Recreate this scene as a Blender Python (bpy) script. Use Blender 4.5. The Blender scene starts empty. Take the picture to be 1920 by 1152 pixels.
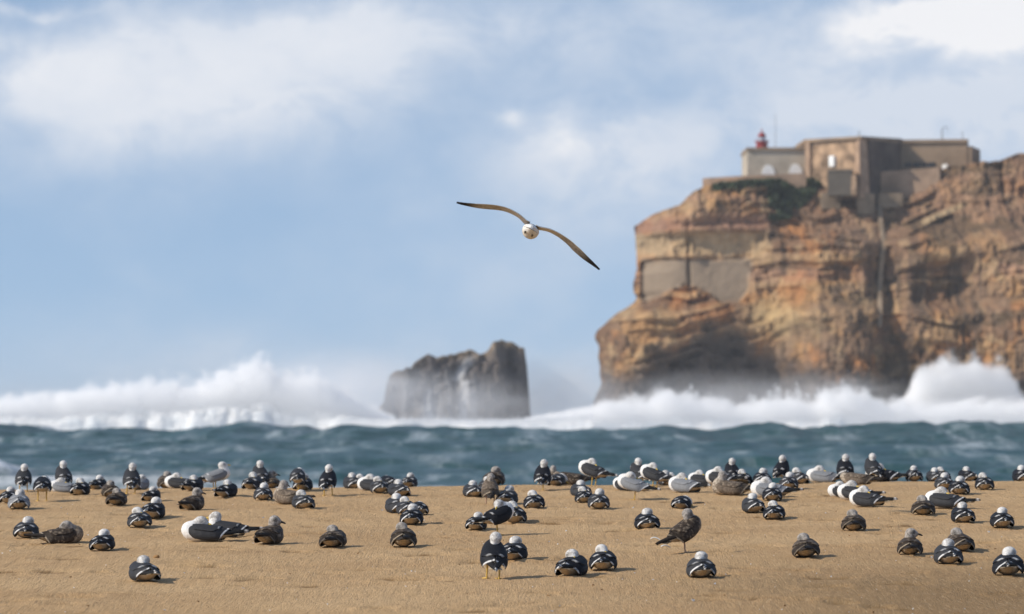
import bpy, bmesh, math, random
import numpy as np
from mathutils import Vector, Matrix

random.seed(7)
RNG = np.random.default_rng(11)
sc = bpy.context.scene
COL = sc.collection

# ------------------------------------------------------------------ camera
F = 7000.0            # focal length in pixels of a 1920 wide frame
EYE = 3.5             # metres above the sea
HOR = 778.0           # horizon row of a 1920x1152 frame
PITCH = math.atan((HOR - 576.0) / F)
cam_d = bpy.data.cameras.new("camera")
cam = bpy.data.objects.new("camera", cam_d)
COL.objects.link(cam)
cam.location = (0, 0, EYE)
cam.rotation_euler = (math.pi / 2 + PITCH, 0, 0)
cam_d.sensor_width = 36.0
cam_d.lens = F / 1920.0 * 36.0
cam_d.clip_start = 0.5
cam_d.clip_end = 40000.0
cam_d.dof.use_dof = True
cam_d.dof.focus_distance = 26.5
cam_d.dof.aperture_fstop = 3.7
sc.camera = cam

# ------------------------------------------------------------------ light
SUN_EL = math.radians(34.0)
SUN_AZ = math.atan2(-0.955, -0.30)          # from the left, a little behind the camera
SUN_DIR = Vector((math.sin(SUN_AZ) * math.cos(SUN_EL), math.cos(SUN_AZ) * math.cos(SUN_EL), math.sin(SUN_EL)))
sl = bpy.data.lights.new("sun", 'SUN')
sl.energy = 4.3
sl.angle = math.radians(1.0)
sl.color = (1.0, 0.92, 0.8)
so = bpy.data.objects.new("sun", sl)
COL.objects.link(so)
so.rotation_euler = SUN_DIR.to_track_quat('Z', 'Y').to_euler()
so.location = (-50, -30, 60)

sc.view_settings.view_transform = 'Standard'
sc.view_settings.look = 'None'
sc.view_settings.gamma = 1.0
sc.view_settings.exposure = 0.0
sc.view_settings.use_curve_mapping = False
sc.cycles.use_denoising = True
sc.cycles.max_bounces = 12
sc.cycles.volume_bounces = 10
sc.cycles.diffuse_bounces = 3


class NT:
    """small helper around a node tree"""
    def __init__(self, tree):
        self.t = tree
        self.n = tree.nodes
        self.l = tree.links

    def node(self, kind, **kw):
        n = self.n.new(kind)
        for k, v in kw.items():
            setattr(n, k, v)
        return n

    def put(self, sock, v):
        if hasattr(v, 'is_linked') or isinstance(v, bpy.types.NodeSocket):
            self.l.new(v, sock)
        else:
            sock.default_value = v

    def m(self, op, a, b=None, c=None, clamp=False):
        n = self.node('ShaderNodeMath', operation=op, use_clamp=clamp)
        self.put(n.inputs[0], a)
        if b is not None:
            self.put(n.inputs[1], b)
        if c is not None:
            self.put(n.inputs[2], c)
        return n.outputs[0]

    def vm(self, op, a, b=None):
        n = self.node('ShaderNodeVectorMath', operation=op)
        self.put(n.inputs[0], a)
        if b is not None:
            self.put(n.inputs[1], b)
        return n.outputs[0]

    def mix(self, f, a, b, blend='MIX'):
        n = self.node('ShaderNodeMix', data_type='RGBA', blend_type=blend)
        self.put(n.inputs[0], f)
        for s, v in ((6, a), (7, b)):
            if isinstance(v, tuple) and len(v) == 3:
                v = v + (1.0,)
            self.put(n.inputs[s], v)
        return n.outputs[2]

    def noise(self, vec, scale, detail=4.0, rough=0.55, dist=0.0):
        n = self.node('ShaderNodeTexNoise')
        if vec is not None:
            self.l.new(vec, n.inputs['Vector'])
        n.inputs['Scale'].default_value = scale
        n.inputs['Detail'].default_value = detail
        n.inputs['Roughness'].default_value = rough
        n.inputs['Distortion'].default_value = dist
        return n.outputs[0]

    def smooth(self, v, lo, hi, a=0.0, b=1.0):
        n = self.node('ShaderNodeMapRange', interpolation_type='SMOOTHSTEP')
        self.put(n.inputs[0], v)
        n.inputs[1].default_value = lo
        n.inputs[2].default_value = hi
        n.inputs[3].default_value = a
        n.inputs[4].default_value = b
        return n.outputs[0]

    def scale(self, vec, s):
        n = self.node('ShaderNodeMapping')
        self.l.new(vec, n.inputs[0])
        n.inputs['Scale'].default_value = s
        return n.outputs[0]


# ------------------------------------------------------------------ world: daylight sky with soft cloud
W = bpy.data.worlds.new("World")
sc.world = W
W.use_nodes = True
w = NT(W.node_tree)
w.n.clear()
SKY_S = 0.15
tc = w.node('ShaderNodeTexCoord')
D_ = tc.outputs['Generated']
sky = w.node('ShaderNodeTexSky', sky_type='NISHITA')
sky.sun_disc = False
sky.sun_elevation = SUN_EL
sky.sun_rotation = SUN_AZ
sky.altitude = 0.0
sky.air_density = 1.0
sky.dust_density = 0.3
sky.ozone_density = 2.0
# rain-washed air: the deep blue comes further down to the horizon
sm = w.node('ShaderNodeMapping')
w.l.new(D_, sm.inputs[0])
sm.inputs['Location'].default_value = (0, 0, 0.20)
w.l.new(sm.outputs[0], sky.inputs[0])
skyc = w.mix(1.0, sky.outputs[0], (1.17, 1.12, 1.06, 1.0), 'MULTIPLY')
SKYMUL = skyc.node

sep = w.node('ShaderNodeSeparateXYZ')
w.l.new(D_, sep.inputs[0])
wob = w.node('ShaderNodeTexNoise')
w.l.new(D_, wob.inputs['Vector'])
wob.inputs['Scale'].default_value = 26.0
wob.inputs['Detail'].default_value = 6.0
wob.inputs['Roughness'].default_value = 0.6
ws = w.node('ShaderNodeSeparateColor')
w.l.new(wob.outputs['Color'], ws.inputs[0])
yy = w.m('MAXIMUM', sep.outputs[1], 0.05)
front = w.smooth(sep.outputs[1], 0.2, 0.6)
U = w.m('MULTIPLY', w.m('DIVIDE', sep.outputs[0], yy), 70.0)      # degrees-like units, 100 px of the photo each
V = w.m('MULTIPLY', w.m('DIVIDE', sep.outputs[2], yy), 70.0)
U = w.m('ADD', U, w.m('MULTIPLY', w.m('SUBTRACT', ws.outputs[0], 0.5), 2.2))
V = w.m('ADD', V, w.m('MULTIPLY', w.m('SUBTRACT', ws.outputs[1], 0.5), 1.6))


def blob(px, py, sx, sy, k=1.0):
    a = w.m('DIVIDE', w.m('SUBTRACT', U, (px - 960) / 100.0), sx / 100.0)
    b = w.m('DIVIDE', w.m('SUBTRACT', V, (HOR - py) / 100.0), sy / 100.0)
    s = w.m('ADD', w.m('MULTIPLY', a, a), w.m('MULTIPLY', b, b))
    e = w.m('EXPONENT', w.m('MULTIPLY', s, -1.0))
    return w.m('MULTIPLY', e, k)


def summ(items):
    r = items[0]
    for i in items[1:]:
        r = w.m('ADD', r, i)
    return r


dz = w.scale(D_, (1, 1, 1.6))
n1 = w.noise(dz, 34.0, 7.0, 0.6, 0.3)
n2 = w.noise(dz, 11.0, 6.0, 0.55, 0.2)
veil = w.smooth(n2, 0.40, 0.74)
bodies = summ([blob(300, 190, 430, 150, .75), blob(90, 150, 220, 95, .5), blob(580, 120, 260, 100, .5),
               blob(1700, 180, 330, 130, 1.0), blob(1850, 230, 200, 80, .7), blob(1480, 250, 260, 110, .35),
               blob(1080, 270, 190, 90, .55), blob(1150, 330, 280, 120, .35),
               blob(1150, 60, 420, 90, .55), blob(700, 60, 500, 80, .5), blob(1320, 360, 280, 150, .3), blob(1000, 420, 350, 160, .10),
               blob(420, 690, 300, 60, .25), blob(900, 720, 500, 70, .55)])
whites = summ([blob(50, 130, 210, 60, .36), blob(330, 110, 320, 75, .25), blob(630, 70, 170, 70, .34), blob(180, 215, 270, 80, .22),
               blob(470, 210, 200, 80, .24), blob(30, 15, 150, 14, .7),
               blob(1075, 250, 48, 34, .8), blob(950, 230, 36, 14, .6), blob(1185, 235, 50, 18, .4), blob(1110, 300, 120, 60, .2),
               blob(1760, 35, 190, 55, 2.0), blob(1880, 50, 120, 60, 1.6), blob(1600, 90, 110, 40, .8)])
gen = w.m('MULTIPLY', w.smooth(n2, 0.5, 0.75), w.m('SUBTRACT', 1.0, w.m('MULTIPLY', front, 0.85)))
rag = w.smooth(n1, 0.28, 0.68)
bodies = w.m('MULTIPLY', w.m('MULTIPLY', bodies, front), w.m('ADD', 0.45, w.m('MULTIPLY', rag, 0.75)))
whites = w.m('MULTIPLY', w.m('MULTIPLY', whites, front), w.m('ADD', 0.25, w.m('MULTIPLY', rag, 1.0)))
bm_ = w.m('MULTIPLY', w.m('ADD', w.m('ADD', bodies, gen), w.m('MULTIPLY', veil, 0.30)), 0.9, clamp=True)
wm_ = w.m('ADD', whites, w.m('MULTIPLY', gen, 0.12), clamp=True)
k = 1.0 / SKY_S
c1 = w.mix(bm_, skyc, (0.66 * k, 0.725 * k, 0.83 * k))
CLOUDMIX = c1.node
c2 = w.mix(w.m('MULTIPLY', wm_, 0.95), c1, (0.93 * k, 0.93 * k, 0.95 * k))
bg = w.node('ShaderNodeBackground')
w.l.new(c2, bg.inputs[0])
bg.inputs[1].default_value = SKY_S
wo = w.node('ShaderNodeOutputWorld')
w.l.new(bg.outputs[0], wo.inputs[0])


# ------------------------------------------------------------------ numpy noise
def _h(ix, iy, iz, seed):
    n = (ix * 374761393 + iy * 668265263 + iz * 2147483647 + seed * 974634533) & 0xFFFFFFFF
    n = ((n ^ (n >> 13)) * 1274126177) & 0xFFFFFFFF
    n = ((n ^ (n >> 16)) * 2246822519) & 0xFFFFFFFF
    return ((n ^ (n >> 15)) & 0xFFFFFF).astype(np.float64) / float(0xFFFFFF)


def vn(x, y, z=0.0, seed=0):
    """value noise, 0..1"""
    x, y, z = np.broadcast_arrays(np.asarray(x, float), np.asarray(y, float), np.asarray(z, float))
    x0, y0, z0 = np.floor(x), np.floor(y), np.floor(z)
    fx, fy, fz = x - x0, y - y0, z - z0
    fx = fx * fx * fx * (fx * (fx * 6 - 15) + 10)
    fy = fy * fy * fy * (fy * (fy * 6 - 15) + 10)
    fz = fz * fz * fz * (fz * (fz * 6 - 15) + 10)
    x0, y0, z0 = x0.astype(np.int64), y0.astype(np.int64), z0.astype(np.int64)
    r = 0.0
    for dx in (0, 1):
        wx = fx if dx else 1 - fx
        for dy in (0, 1):
            wy = fy if dy else 1 - fy
            for dz_ in (0, 1):
                wz = fz if dz_ else 1 - fz
                r = r + wx * wy * wz * _h(x0 + dx, y0 + dy, z0 + dz_, seed)
    return r


def fbm(x, y, z=0.0, octv=4, seed=0, gain=0.5):
    a, s, t = 1.0, 0.0, 0.0
    for i in range(octv):
        s = s + a * vn(x * 2.03 ** i, y * 2.03 ** i, np.asarray(z) * 2.03 ** i, seed + i * 17)
        t += a
        a *= gain
    return s / t


def ridged(x, y, z=0.0, octv=4, seed=0, gain=0.5):
    a, s, t = 1.0, 0.0, 0.0
    for i in range(octv):
        v = vn(x * 2.03 ** i, y * 2.03 ** i, np.asarray(z) * 2.03 ** i, seed + i * 17)
        s = s + a * (1 - np.abs(2 * v - 1))
        t += a
        a *= gain
    return s / t


def sstep(v, lo, hi):
    t = np.clip((np.asarray(v, float) - lo) / (hi - lo), 0, 1)
    return t * t * (3 - 2 * t)


# ------------------------------------------------------------------ mesh helpers
def grid_mesh(name, P, attrs=None, smooth=True, closed_u=False):
    """P (n, m, 3) -> quad mesh; attrs {name: (n, m) or (n, m, 3)}"""
    n, m = P.shape[:2]
    me = bpy.data.meshes.new(name)
    me.vertices.add(n * m)
    me.vertices.foreach_set("co", P.reshape(-1).astype(np.float32))
    i = np.arange(n - 1)[:, None] * m + np.arange(m - 1)[None, :]
    q = np.stack([i, i + 1, i + m + 1, i + m], -1).reshape(-1, 4)
    me.loops.add(q.size)
    me.loops.foreach_set("vertex_index", q.reshape(-1).astype(np.int32))
    me.polygons.add(len(q))
    me.polygons.foreach_set("loop_start", (np.arange(len(q)) * 4).astype(np.int32))
    me.polygons.foreach_set("use_smooth", np.full(len(q), smooth))
    me.update(calc_edges=True)
    put_attrs(me, attrs)
    return me


def raw_mesh(name, V_, Q, smooth=False, attrs=None):
    """V_ (n,3), Q (f,k) all faces with k corners"""
    Q = np.asarray(Q)
    me = bpy.data.meshes.new(name)
    me.vertices.add(len(V_))
    me.vertices.foreach_set("co", np.asarray(V_, np.float32).reshape(-1))
    me.loops.add(Q.size)
    me.loops.foreach_set("vertex_index", Q.reshape(-1).astype(np.int32))
    me.polygons.add(len(Q))
    me.polygons.foreach_set("loop_start", (np.arange(len(Q)) * Q.shape[1]).astype(np.int32))
    me.polygons.foreach_set("use_smooth", np.full(len(Q), smooth))
    me.update(calc_edges=True)
    if me.validate(verbose=True):
        print("BAD MESH", name)
    put_attrs(me, attrs)
    return me


def put_attrs(me, attrs):
    for nm, A in (attrs or {}).items():
        A = np.asarray(A, np.float32)
        if A.ndim and A.shape[-1] == 3 and A.size == 3 * len(me.vertices):
            a = me.color_attributes.new(nm, 'FLOAT_COLOR', 'POINT')
            full = np.ones((len(me.vertices), 4), np.float32)
            full[:, :3] = A.reshape(-1, 3)
            a.data.foreach_set("color", full.reshape(-1))
        else:
            a = me.attributes.new(nm, 'FLOAT', 'POINT')
            a.data.foreach_set("value", A.reshape(-1))


def verts_of(me):
    a = np.empty(len(me.vertices) * 3, np.float32)
    me.vertices.foreach_get("co", a)
    return a.reshape(-1, 3).astype(float)


def add(name, me, mat=None, parent=None, label=None, cat=None, group=None, kind=None):
    o = bpy.data.objects.new(name, me)
    COL.objects.link(o)
    if mat is not None and me is not None and not me.materials:
        me.materials.append(mat)
    if parent is not None:
        o.parent = parent
    tag(o, label, cat, group, kind)
    return o


def tag(o, label=None, cat=None, group=None, kind=None):
    for a, v in (('label', label), ('category', cat), ('group', group), ('kind', kind)):
        if v:
            o[a] = v
    return o


def empty(name, loc, label, cat, group=None):
    o = bpy.data.objects.new(name, None)
    COL.objects.link(o)
    o.location = loc
    o.empty_display_size = 0.1
    return tag(o, label, cat, group)


def evaluated(me, mods):
    """apply modifiers [(type, {props})] to a mesh and return the result"""
    o = bpy.data.objects.new("work", me)
    COL.objects.link(o)
    for t, kw in mods:
        md = o.modifiers.new(t, t)
        for a, v in kw.items():
            setattr(md, a, v)
    dg = bpy.context.evaluated_depsgraph_get()
    r = bpy.data.meshes.new_from_object(o.evaluated_get(dg))
    bpy.data.objects.remove(o)
    return r


def px_dir(px, py):
    a, b = (px - 960.0) / F, (576.0 - py) / F
    c, s = math.cos(PITCH), math.sin(PITCH)
    return Vector((a, c - b * s, s + b * c))


def at(px, py, Y):
    """point at distance Y in front of the camera seen at a pixel of the 1920x1152 photo"""
    d = px_dir(px, py)
    return Vector((0, 0, EYE)) + d * (Y / d.y)


# ------------------------------------------------------------------ materials
def new_mat(name):
    m = bpy.data.materials.new(name)
    m.use_nodes = True
    t = NT(m.node_tree)
    t.bsdf = m.node_tree.nodes['Principled BSDF']
    t.out = m.node_tree.nodes['Material Output']
    return m, t


def simple(name, col, rough=0.7, var=0.18, nscale=3.0, bump=0.0, bscale=20.0, spec=0.3, detail=5.0):
    m, t = new_mat(name)
    co = t.node('ShaderNodeTexCoord').outputs['Object']
    n = t.noise(co, nscale, detail, 0.6)
    f = t.smooth(n, 0.3, 0.7, 1 - var, 1 + var)
    v = t.node('ShaderNodeVectorMath', operation='SCALE')
    v.inputs[0].default_value = col[:3]
    t.l.new(f, v.inputs['Scale'])
    t.l.new(v.outputs[0], t.bsdf.inputs['Base Color'])
    t.bsdf.inputs['Roughness'].default_value = rough
    t.bsdf.inputs['Specular IOR Level'].default_value = spec
    if bump:
        b = t.node('ShaderNodeBump')
        b.inputs['Strength'].default_value = 1.0
        b.inputs['Distance'].default_value = bump
        t.l.new(t.noise(co, bscale, 4.0), b.inputs['Height'])
        t.l.new(b.outputs[0], t.bsdf.inputs['Normal'])
    return m


# --- sand
M_sand, t = new_mat("sand")
co = t.node('ShaderNodeNewGeometry').outputs['Position']
n_l = t.noise(t.scale(co, (0.5, 0.9, 0.5)), 1.0, 5.0, 0.6)
n_m = t.noise(t.scale(co, (2.0, 2.0, 2.0)), 3.0, 6.0, 0.65)
n_f = t.noise(co, 150.0, 3.0, 0.7)
c = t.mix(t.smooth(n_l, 0.3, 0.7), (0.465, 0.298, 0.150), (0.545, 0.365, 0.192))
c = t.mix(t.smooth(n_m, 0.55, 0.75, 0, 0.3), c, (0.33, 0.195, 0.09))
n_g = t.noise(t.scale(co, (75, 4.5, 75)), 1.0, 4.0, 0.75)
spx = t.node('ShaderNodeSeparateXYZ')
t.l.new(co, spx.inputs[0])
vignette = t.m('MULTIPLY', t.smooth(t.m('ADD', spx.outputs[0], t.m('MULTIPLY', t.m('SUBTRACT', n_l, .5), 3.0)), 0.0, 2.6), t.smooth(spx.outputs[1], 27.0, 21.5))  # vignetting painted into the sand, darker towards the near right
c = t.mix(t.m('MULTIPLY', vignette, 0.75), c, (0.215, 0.135, 0.062))
c = t.mix(t.smooth(n_g, 0.52, 0.70, 0, 0.48), c, (0.23, 0.145, 0.075))
c = t.mix(t.smooth(n_g, 0.46, 0.32, 0, 0.45), c, (0.62, 0.46, 0.28))
c = t.mix(t.smooth(n_f, 0.60, 0.72, 0, 0.55), c, (0.22, 0.135, 0.075))
c = t.mix(t.smooth(n_f, 0.40, 0.28, 0, 0.4), c, (0.58, 0.45, 0.30))
sf = t.node('ShaderNodeAttribute', attribute_name='scuff_shade').outputs['Fac']
c = t.mix(t.m('MULTIPLY', t.smooth(sf, 0.15, 0.9), 0.8), c, (0.20, 0.115, 0.045))  # shading of the trodden hollows, put into the sand colour
t.l.new(c, t.bsdf.inputs['Base Color'])
t.bsdf.inputs['Roughness'].default_value = 0.9
t.bsdf.inputs['Specular IOR Level'].default_value = 0.15
b1 = t.node('ShaderNodeBump')
b1.inputs['Distance'].default_value = 0.012
t.l.new(t.m('ADD', t.noise(co, 38.0, 6.0, 0.7), n_g), b1.inputs['Height'])
t.l.new(b1.outputs[0], t.bsdf.inputs['Normal'])

# --- sea
M_sea, t = new_mat("sea_water")
co = t.node('ShaderNodeNewGeometry').outputs['Position']
fo = t.node('ShaderNodeAttribute', attribute_name='foam').outputs['Fac']
st = t.noise(t.scale(co, (0.17, 0.020, 0.05)), 1.0, 7.0, 0.62, 0.6)
st2 = t.noise(t.scale(co, (0.7, 0.08, 0.35)), 1.0, 6.0, 0.65, 0.4)
sw = t.m('MULTIPLY', t.smooth(st, 0.46, 0.70), t.smooth(st2, 0.36, 0.66), clamp=True)
base = t.mix(t.smooth(st, 0.3, 0.6), (0.006, 0.042, 0.040), (0.022, 0.073, 0.072))
base = t.mix(t.m('MULTIPLY', sw, 0.72), base, (0.55, 0.60, 0.62))
fm = t.m('MULTIPLY', fo, t.smooth(t.m('ADD', st2, t.m('MULTIPLY', fo, 0.5)), 0.5, 0.8), clamp=True)
base = t.mix(fm, base, (0.78, 0.80, 0.82))
t.l.new(base, t.bsdf.inputs['Base Color'])
t.l.new(t.m('ADD', 0.32, t.m('MULTIPLY', fm, 0.5)), t.bsdf.inputs['Roughness'])
t.bsdf.inputs['IOR'].default_value = 1.33
t.bsdf.inputs['Specular IOR Level'].default_value = 0.3
b1 = t.node('ShaderNodeBump')
b1.inputs['Distance'].default_value = 0.5
b1.inputs['Strength'].default_value = 0.9
t.l.new(t.noise(t.scale(co, (0.5, 0.3, 0.5)), 1.0, 6.0, 0.62), b1.inputs['Height'])
t.l.new(b1.outputs[0], t.bsdf.inputs['Normal'])

# --- foam and spray
M_foam, t = new_mat("sea_foam")
co = t.node('ShaderNodeNewGeometry').outputs['Position']
c = t.mix(t.smooth(t.noise(co, 0.35, 6.0, 0.65), 0.35, 0.65), (0.64, 0.67, 0.69), (0.78, 0.78, 0.77))
t.l.new(c, t.bsdf.inputs['Base Color'])
t.bsdf.inputs['Roughness'].default_value = 0.95
t.bsdf.inputs['Specular IOR Level'].default_value = 0.1
b1 = t.node('ShaderNodeBump')
b1.inputs['Distance'].default_value = 0.12
t.l.new(t.noise(co, 1.1, 6.0, 0.7), b1.inputs['Height'])
t.l.new(b1.outputs[0], t.bsdf.inputs['Normal'])
t.bsdf.inputs['Subsurface Weight'].default_value = 0.85
t.bsdf.inputs['Subsurface Radius'].default_value = (1.0, 1.0, 1.0)
t.bsdf.inputs['Subsurface Scale'].default_value = 1.1
tr = t.node('ShaderNodeBsdfTranslucent')
tr.inputs[0].default_value = (0.82, 0.84, 0.86, 1)
ms = t.node('ShaderNodeMixShader')
ms.inputs[0].default_value = 0.08
t.l.new(t.bsdf.outputs[0], ms.inputs[1])
t.l.new(tr.outputs[0], ms.inputs[2])
t.l.new(ms.outputs[0], t.out.inputs[0])

M_spray, t = new_mat("spray_droplets")
t.bsdf.inputs['Base Color'].default_value = (0.86, 0.87, 0.88, 1)
t.bsdf.inputs['Roughness'].default_value = 1.0
t.bsdf.inputs['Specular IOR Level'].default_value = 0.0
tr = t.node('ShaderNodeBsdfTranslucent')
tr.inputs[0].default_value = (0.86, 0.87, 0.88, 1)
ms = t.node('ShaderNodeMixShader')
ms.inputs[0].default_value = 0.5
t.l.new(t.bsdf.outputs[0], ms.inputs[1])
t.l.new(tr.outputs[0], ms.inputs[2])
t.l.new(ms.outputs[0], t.out.inputs[0])


def rock_mat(name, bump=0.35):
    m, t = new_mat(name)
    co = t.node('ShaderNodeNewGeometry').outputs['Position']
    ca = t.node('ShaderNodeAttribute', attribute_name='rock').outputs['Color']
    ru = t.node('ShaderNodeAttribute', attribute_name='rugged').outputs['Fac']
    n = t.noise(t.scale(co, (1, 1, 0.5)), 0.55, 7.0, 0.7, 0.5)
    f = t.m('ADD', 1.0, t.m('MULTIPLY', t.m('MULTIPLY', t.m('SUBTRACT', n, 0.5), 2.2), ru))
    v = t.node('ShaderNodeVectorMath', operation='SCALE')
    t.l.new(ca, v.inputs[0])
    t.l.new(f, v.inputs['Scale'])
    t.l.new(v.outputs[0], t.bsdf.inputs['Base Color'])
    t.bsdf.inputs['Roughness'].default_value = 0.9
    t.bsdf.inputs['Specular IOR Level'].default_value = 0.15
    b = t.node('ShaderNodeBump')
    b.inputs['Distance'].default_value = bump
    t.l.new(t.m('MULTIPLY', t.noise(co, 1.2, 7.0, 0.7), ru), b.inputs['Height'])
    t.l.new(b.outputs[0], t.bsdf.inputs['Normal'])
    return m


M_rock = rock_mat("cliff_rock")


def plumage_mat(name, mott=0.12, scale=90.0):
    m, t = new_mat(name)
    co = t.node('ShaderNodeTexCoord').outputs['Object']
    ca = t.node('ShaderNodeAttribute', attribute_name='plumage').outputs['Color']
    n = t.noise(co, scale, 3.0, 0.6)
    v = t.node('ShaderNodeVectorMath', operation='SCALE')
    t.l.new(ca, v.inputs[0])
    t.l.new(t.smooth(n, 0.3, 0.7, 1 - mott, 1 + mott), v.inputs['Scale'])
    t.l.new(v.outputs[0], t.bsdf.inputs['Base Color'])
    t.bsdf.inputs['Roughness'].default_value = 0.62
    t.bsdf.inputs['Specular IOR Level'].default_value = 0.14
    b = t.node('ShaderNodeBump')
    b.inputs['Distance'].default_value = 0.003
    t.l.new(t.noise(co, 70.0, 3.0, 0.6), b.inputs['Height'])
    t.l.new(b.outputs[0], t.bsdf.inputs['Normal'])
    return m


M_plume = plumage_mat("gull_plumage")
M_plume_b = plumage_mat("young_gull_plumage", 0.35, 60.0)
M_bill = simple("bill_horn", (0.55, 0.38, 0.06), 0.4, 0.1, 60)
M_bill_d = simple("dark_bill_horn", (0.03, 0.025, 0.022), 0.4, 0.1, 60)
M_leg = simple("yellow_leg_skin", (0.55, 0.36, 0.08), 0.5, 0.15, 80)
M_leg_p = simple("pink_leg_skin", (0.40, 0.26, 0.20), 0.5, 0.15, 80)
M_eye = simple("eye", (0.01, 0.01, 0.01), 0.2, 0.0, 10, spec=0.6)

# ================================================================== THE BEACH
CREST = 36.6


def sand_base(x, d):
    """height of the sand, metres above the sea: it rises to a berm and then falls to the water"""
    x, d = np.asarray(x, float), np.asarray(d, float)
    z = EYE - 1.03 + 0.0261 * (d - 23.3)
    over = np.clip(d - (CREST - 1.2), 0, None)
    z = z - 0.0140 * over ** 2 / (1 + 0.055 * over)
    z = np.maximum(z, -1.5)
    xx = np.clip(x, -14, 14)
    return z + 0.0078 * xx * np.clip(1.2 - np.abs(d - 30) / 60.0, 0, 1)


N_PR = 640
prints = np.stack([RNG.uniform(-7.5, 7.5, N_PR), RNG.uniform(19, 36.5, N_PR) , RNG.uniform(0.035, 0.12, N_PR),
                   RNG.uniform(0.004, 0.023, N_PR), RNG.normal(0, .35, N_PR)], 1)


def sand_z(x, d):
    x, d = np.asarray(x, float), np.asarray(d, float)
    z = sand_base(x, d)
    z = z + 0.034 * (fbm(x * 0.55, d * 0.7, 0, 3, 5) - 0.5)
    z = z + 0.016 * (fbm(x * 1.3, d * 2.4, 0, 3, 9) - 0.5)
    z = z + 0.010 * (fbm(x * 5, d * 9, 0, 3, 21, 0.6) - 0.5)
    z = z + 0.0075 * (fbm(x * 24, d * 4.5, 0, 2, 25, 0.6) - 0.5)
    return z


def axis(parts):
    out = []
    for a, b, st_ in parts:
        out.append(np.arange(a, b, st_))
    return np.concatenate(out)


xs = np.concatenate([-np.geomspace(400, 7.8, 40), np.arange(-7.6, 7.601, 0.0125), np.geomspace(7.8, 400, 40)])
ds = np.concatenate([np.arange(-80, 12, 4.0), np.arange(12, 18.5, 0.25), np.arange(18.5, 40, 0.05), np.geomspace(40.1, 75, 40)])
X, Dd = np.meshgrid(xs, ds)
Z = sand_z(X, Dd)
scuff_shade = np.zeros_like(Z)
for px_, pd, pr, pa, an in prints:
    ix = np.searchsorted(xs, [px_ - .5, px_ + .5])
    iy = np.searchsorted(ds, [pd - .5, pd + .5])
    sx, sy = X[iy[0]:iy[1], ix[0]:ix[1]] - px_, Dd[iy[0]:iy[1], ix[0]:ix[1]] - pd
    ca_, sa_ = math.cos(an), math.sin(an)
    a_ = (sx * ca_ + sy * sa_) / (pr * 1.5)
    b_ = (-sx * sa_ + sy * ca_) / (pr * 1.3)
    r2 = a_ * a_ + b_ * b_
    sl_ = (slice(iy[0], iy[1]), slice(ix[0], ix[1]))
    scuff_shade[sl_] = np.maximum(scuff_shade[sl_], min(1, pa / .014) * np.exp(-r2 * 1.3))
    Z[iy[0]:iy[1], ix[0]:ix[1]] += pa * (-1.2 * np.exp(-r2) + 0.55 * np.exp(-(np.sqrt(r2) - 1.5) ** 2 * 3))
scuff_shade *= 0.4 + 1.2 * vn(X * 18, Dd * 7, 0, 27)
beach = add("beach", grid_mesh("beach", np.stack([X, Dd, Z], -1), {'scuff_shade': np.clip(scuff_shade, 0, 1)}), M_sand, kind='structure',
            label="dry tan sand beach rising to a low berm in front of the sea")

# ================================================================== THE SEA
xs = np.concatenate([-np.geomspace(9000, 132, 26), np.arange(-130, 130.1, 0.8), np.geomspace(132, 9000, 26)])
ds = np.concatenate([np.geomspace(46, 150, 60)[:-1], np.arange(150, 720, 1.2), np.geomspace(722, 20000, 60)])
X, Dd = np.meshgrid(xs, ds)
near = sstep(Dd, 60, 140) * (1 - sstep(Dd, 700, 1200)) * (1 - sstep(np.abs(X), 130, 300))
sw_n = fbm(X * 0.012, Dd * 0.02, 0, 3, 31)
Z = 1.0 * (ridged(X * 0.018 + 3, Dd * 0.05, 0, 3, 41) - 0.5)
Z += 0.9 * (fbm(X * 0.10, Dd * 0.13, 0, 3, 51) - 0.5)
Z += 0.8 * (fbm(X * 0.30, Dd * 0.4, 0, 3, 61) - 0.5)
lead = 438 + 26 * (fbm(X * 0.018, 0.5, 0, 2, 71) - 0.5)
Z += (1.8 + 3.0 * (fbm(X * 0.06, 7.5, 0, 3, 73) - 0.5) + 1.4 * (fbm(X * .25, 3.5, 0, 3, 74) - .5)) * np.exp(-((Dd - lead) / np.where(Dd < lead, 26, 60)) ** 2)
for yy_, hh_, ww_ in ((330, 0.75, 16), (265, 0.5, 12), (380, 0.5, 12)):
    l2 = yy_ + 24 * (fbm(X * 0.02, yy_, 0, 2, 75) - 0.5)
    Z += hh_ * (0.4 + fbm(X * 0.03, yy_ * 1.3, 0, 2, 79)) * np.exp(-((Dd - l2) / ww_) ** 2)
shore = np.exp(-((X + 27.5) / 2.2) ** 2 - ((Dd - 196) / 6) ** 2)
shore2 = np.exp(-((X + 23.0) / 1.6) ** 2 - ((Dd - 186) / 5) ** 2)
Z += 1.15 * shore * (0.7 + 0.6 * fbm(X * .5, Dd * .3, 0, 3, 83))
foam = np.clip(sstep(Dd, 455, 500) * (1 - sstep(Dd, 640, 720)) * 1.1 + 0.9 * sstep(shore, 0.25, 0.8) + 0.8 * shore2
               + 0.5 * sstep(fbm(X * 0.05, Dd * 0.03, 0, 4, 91), 0.52, 0.7) * (1 - sstep(Dd, 190, 235)), 0, 1)
Z = Z * near
sea = add("sea", grid_mesh("sea", np.stack([X, Dd, Z], -1), {'foam': foam}), M_sea, kind='structure',
          label="rough teal sea streaked with white in front of the surf")
# sea bed skirt is not needed: the beach dips below the water

# ================================================================== THE HEADLAND
DC = 667.0


def interp(tab, v):
    tab = np.array(tab, float)
    return np.interp(v, tab[:, 0], tab[:, 1])


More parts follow.
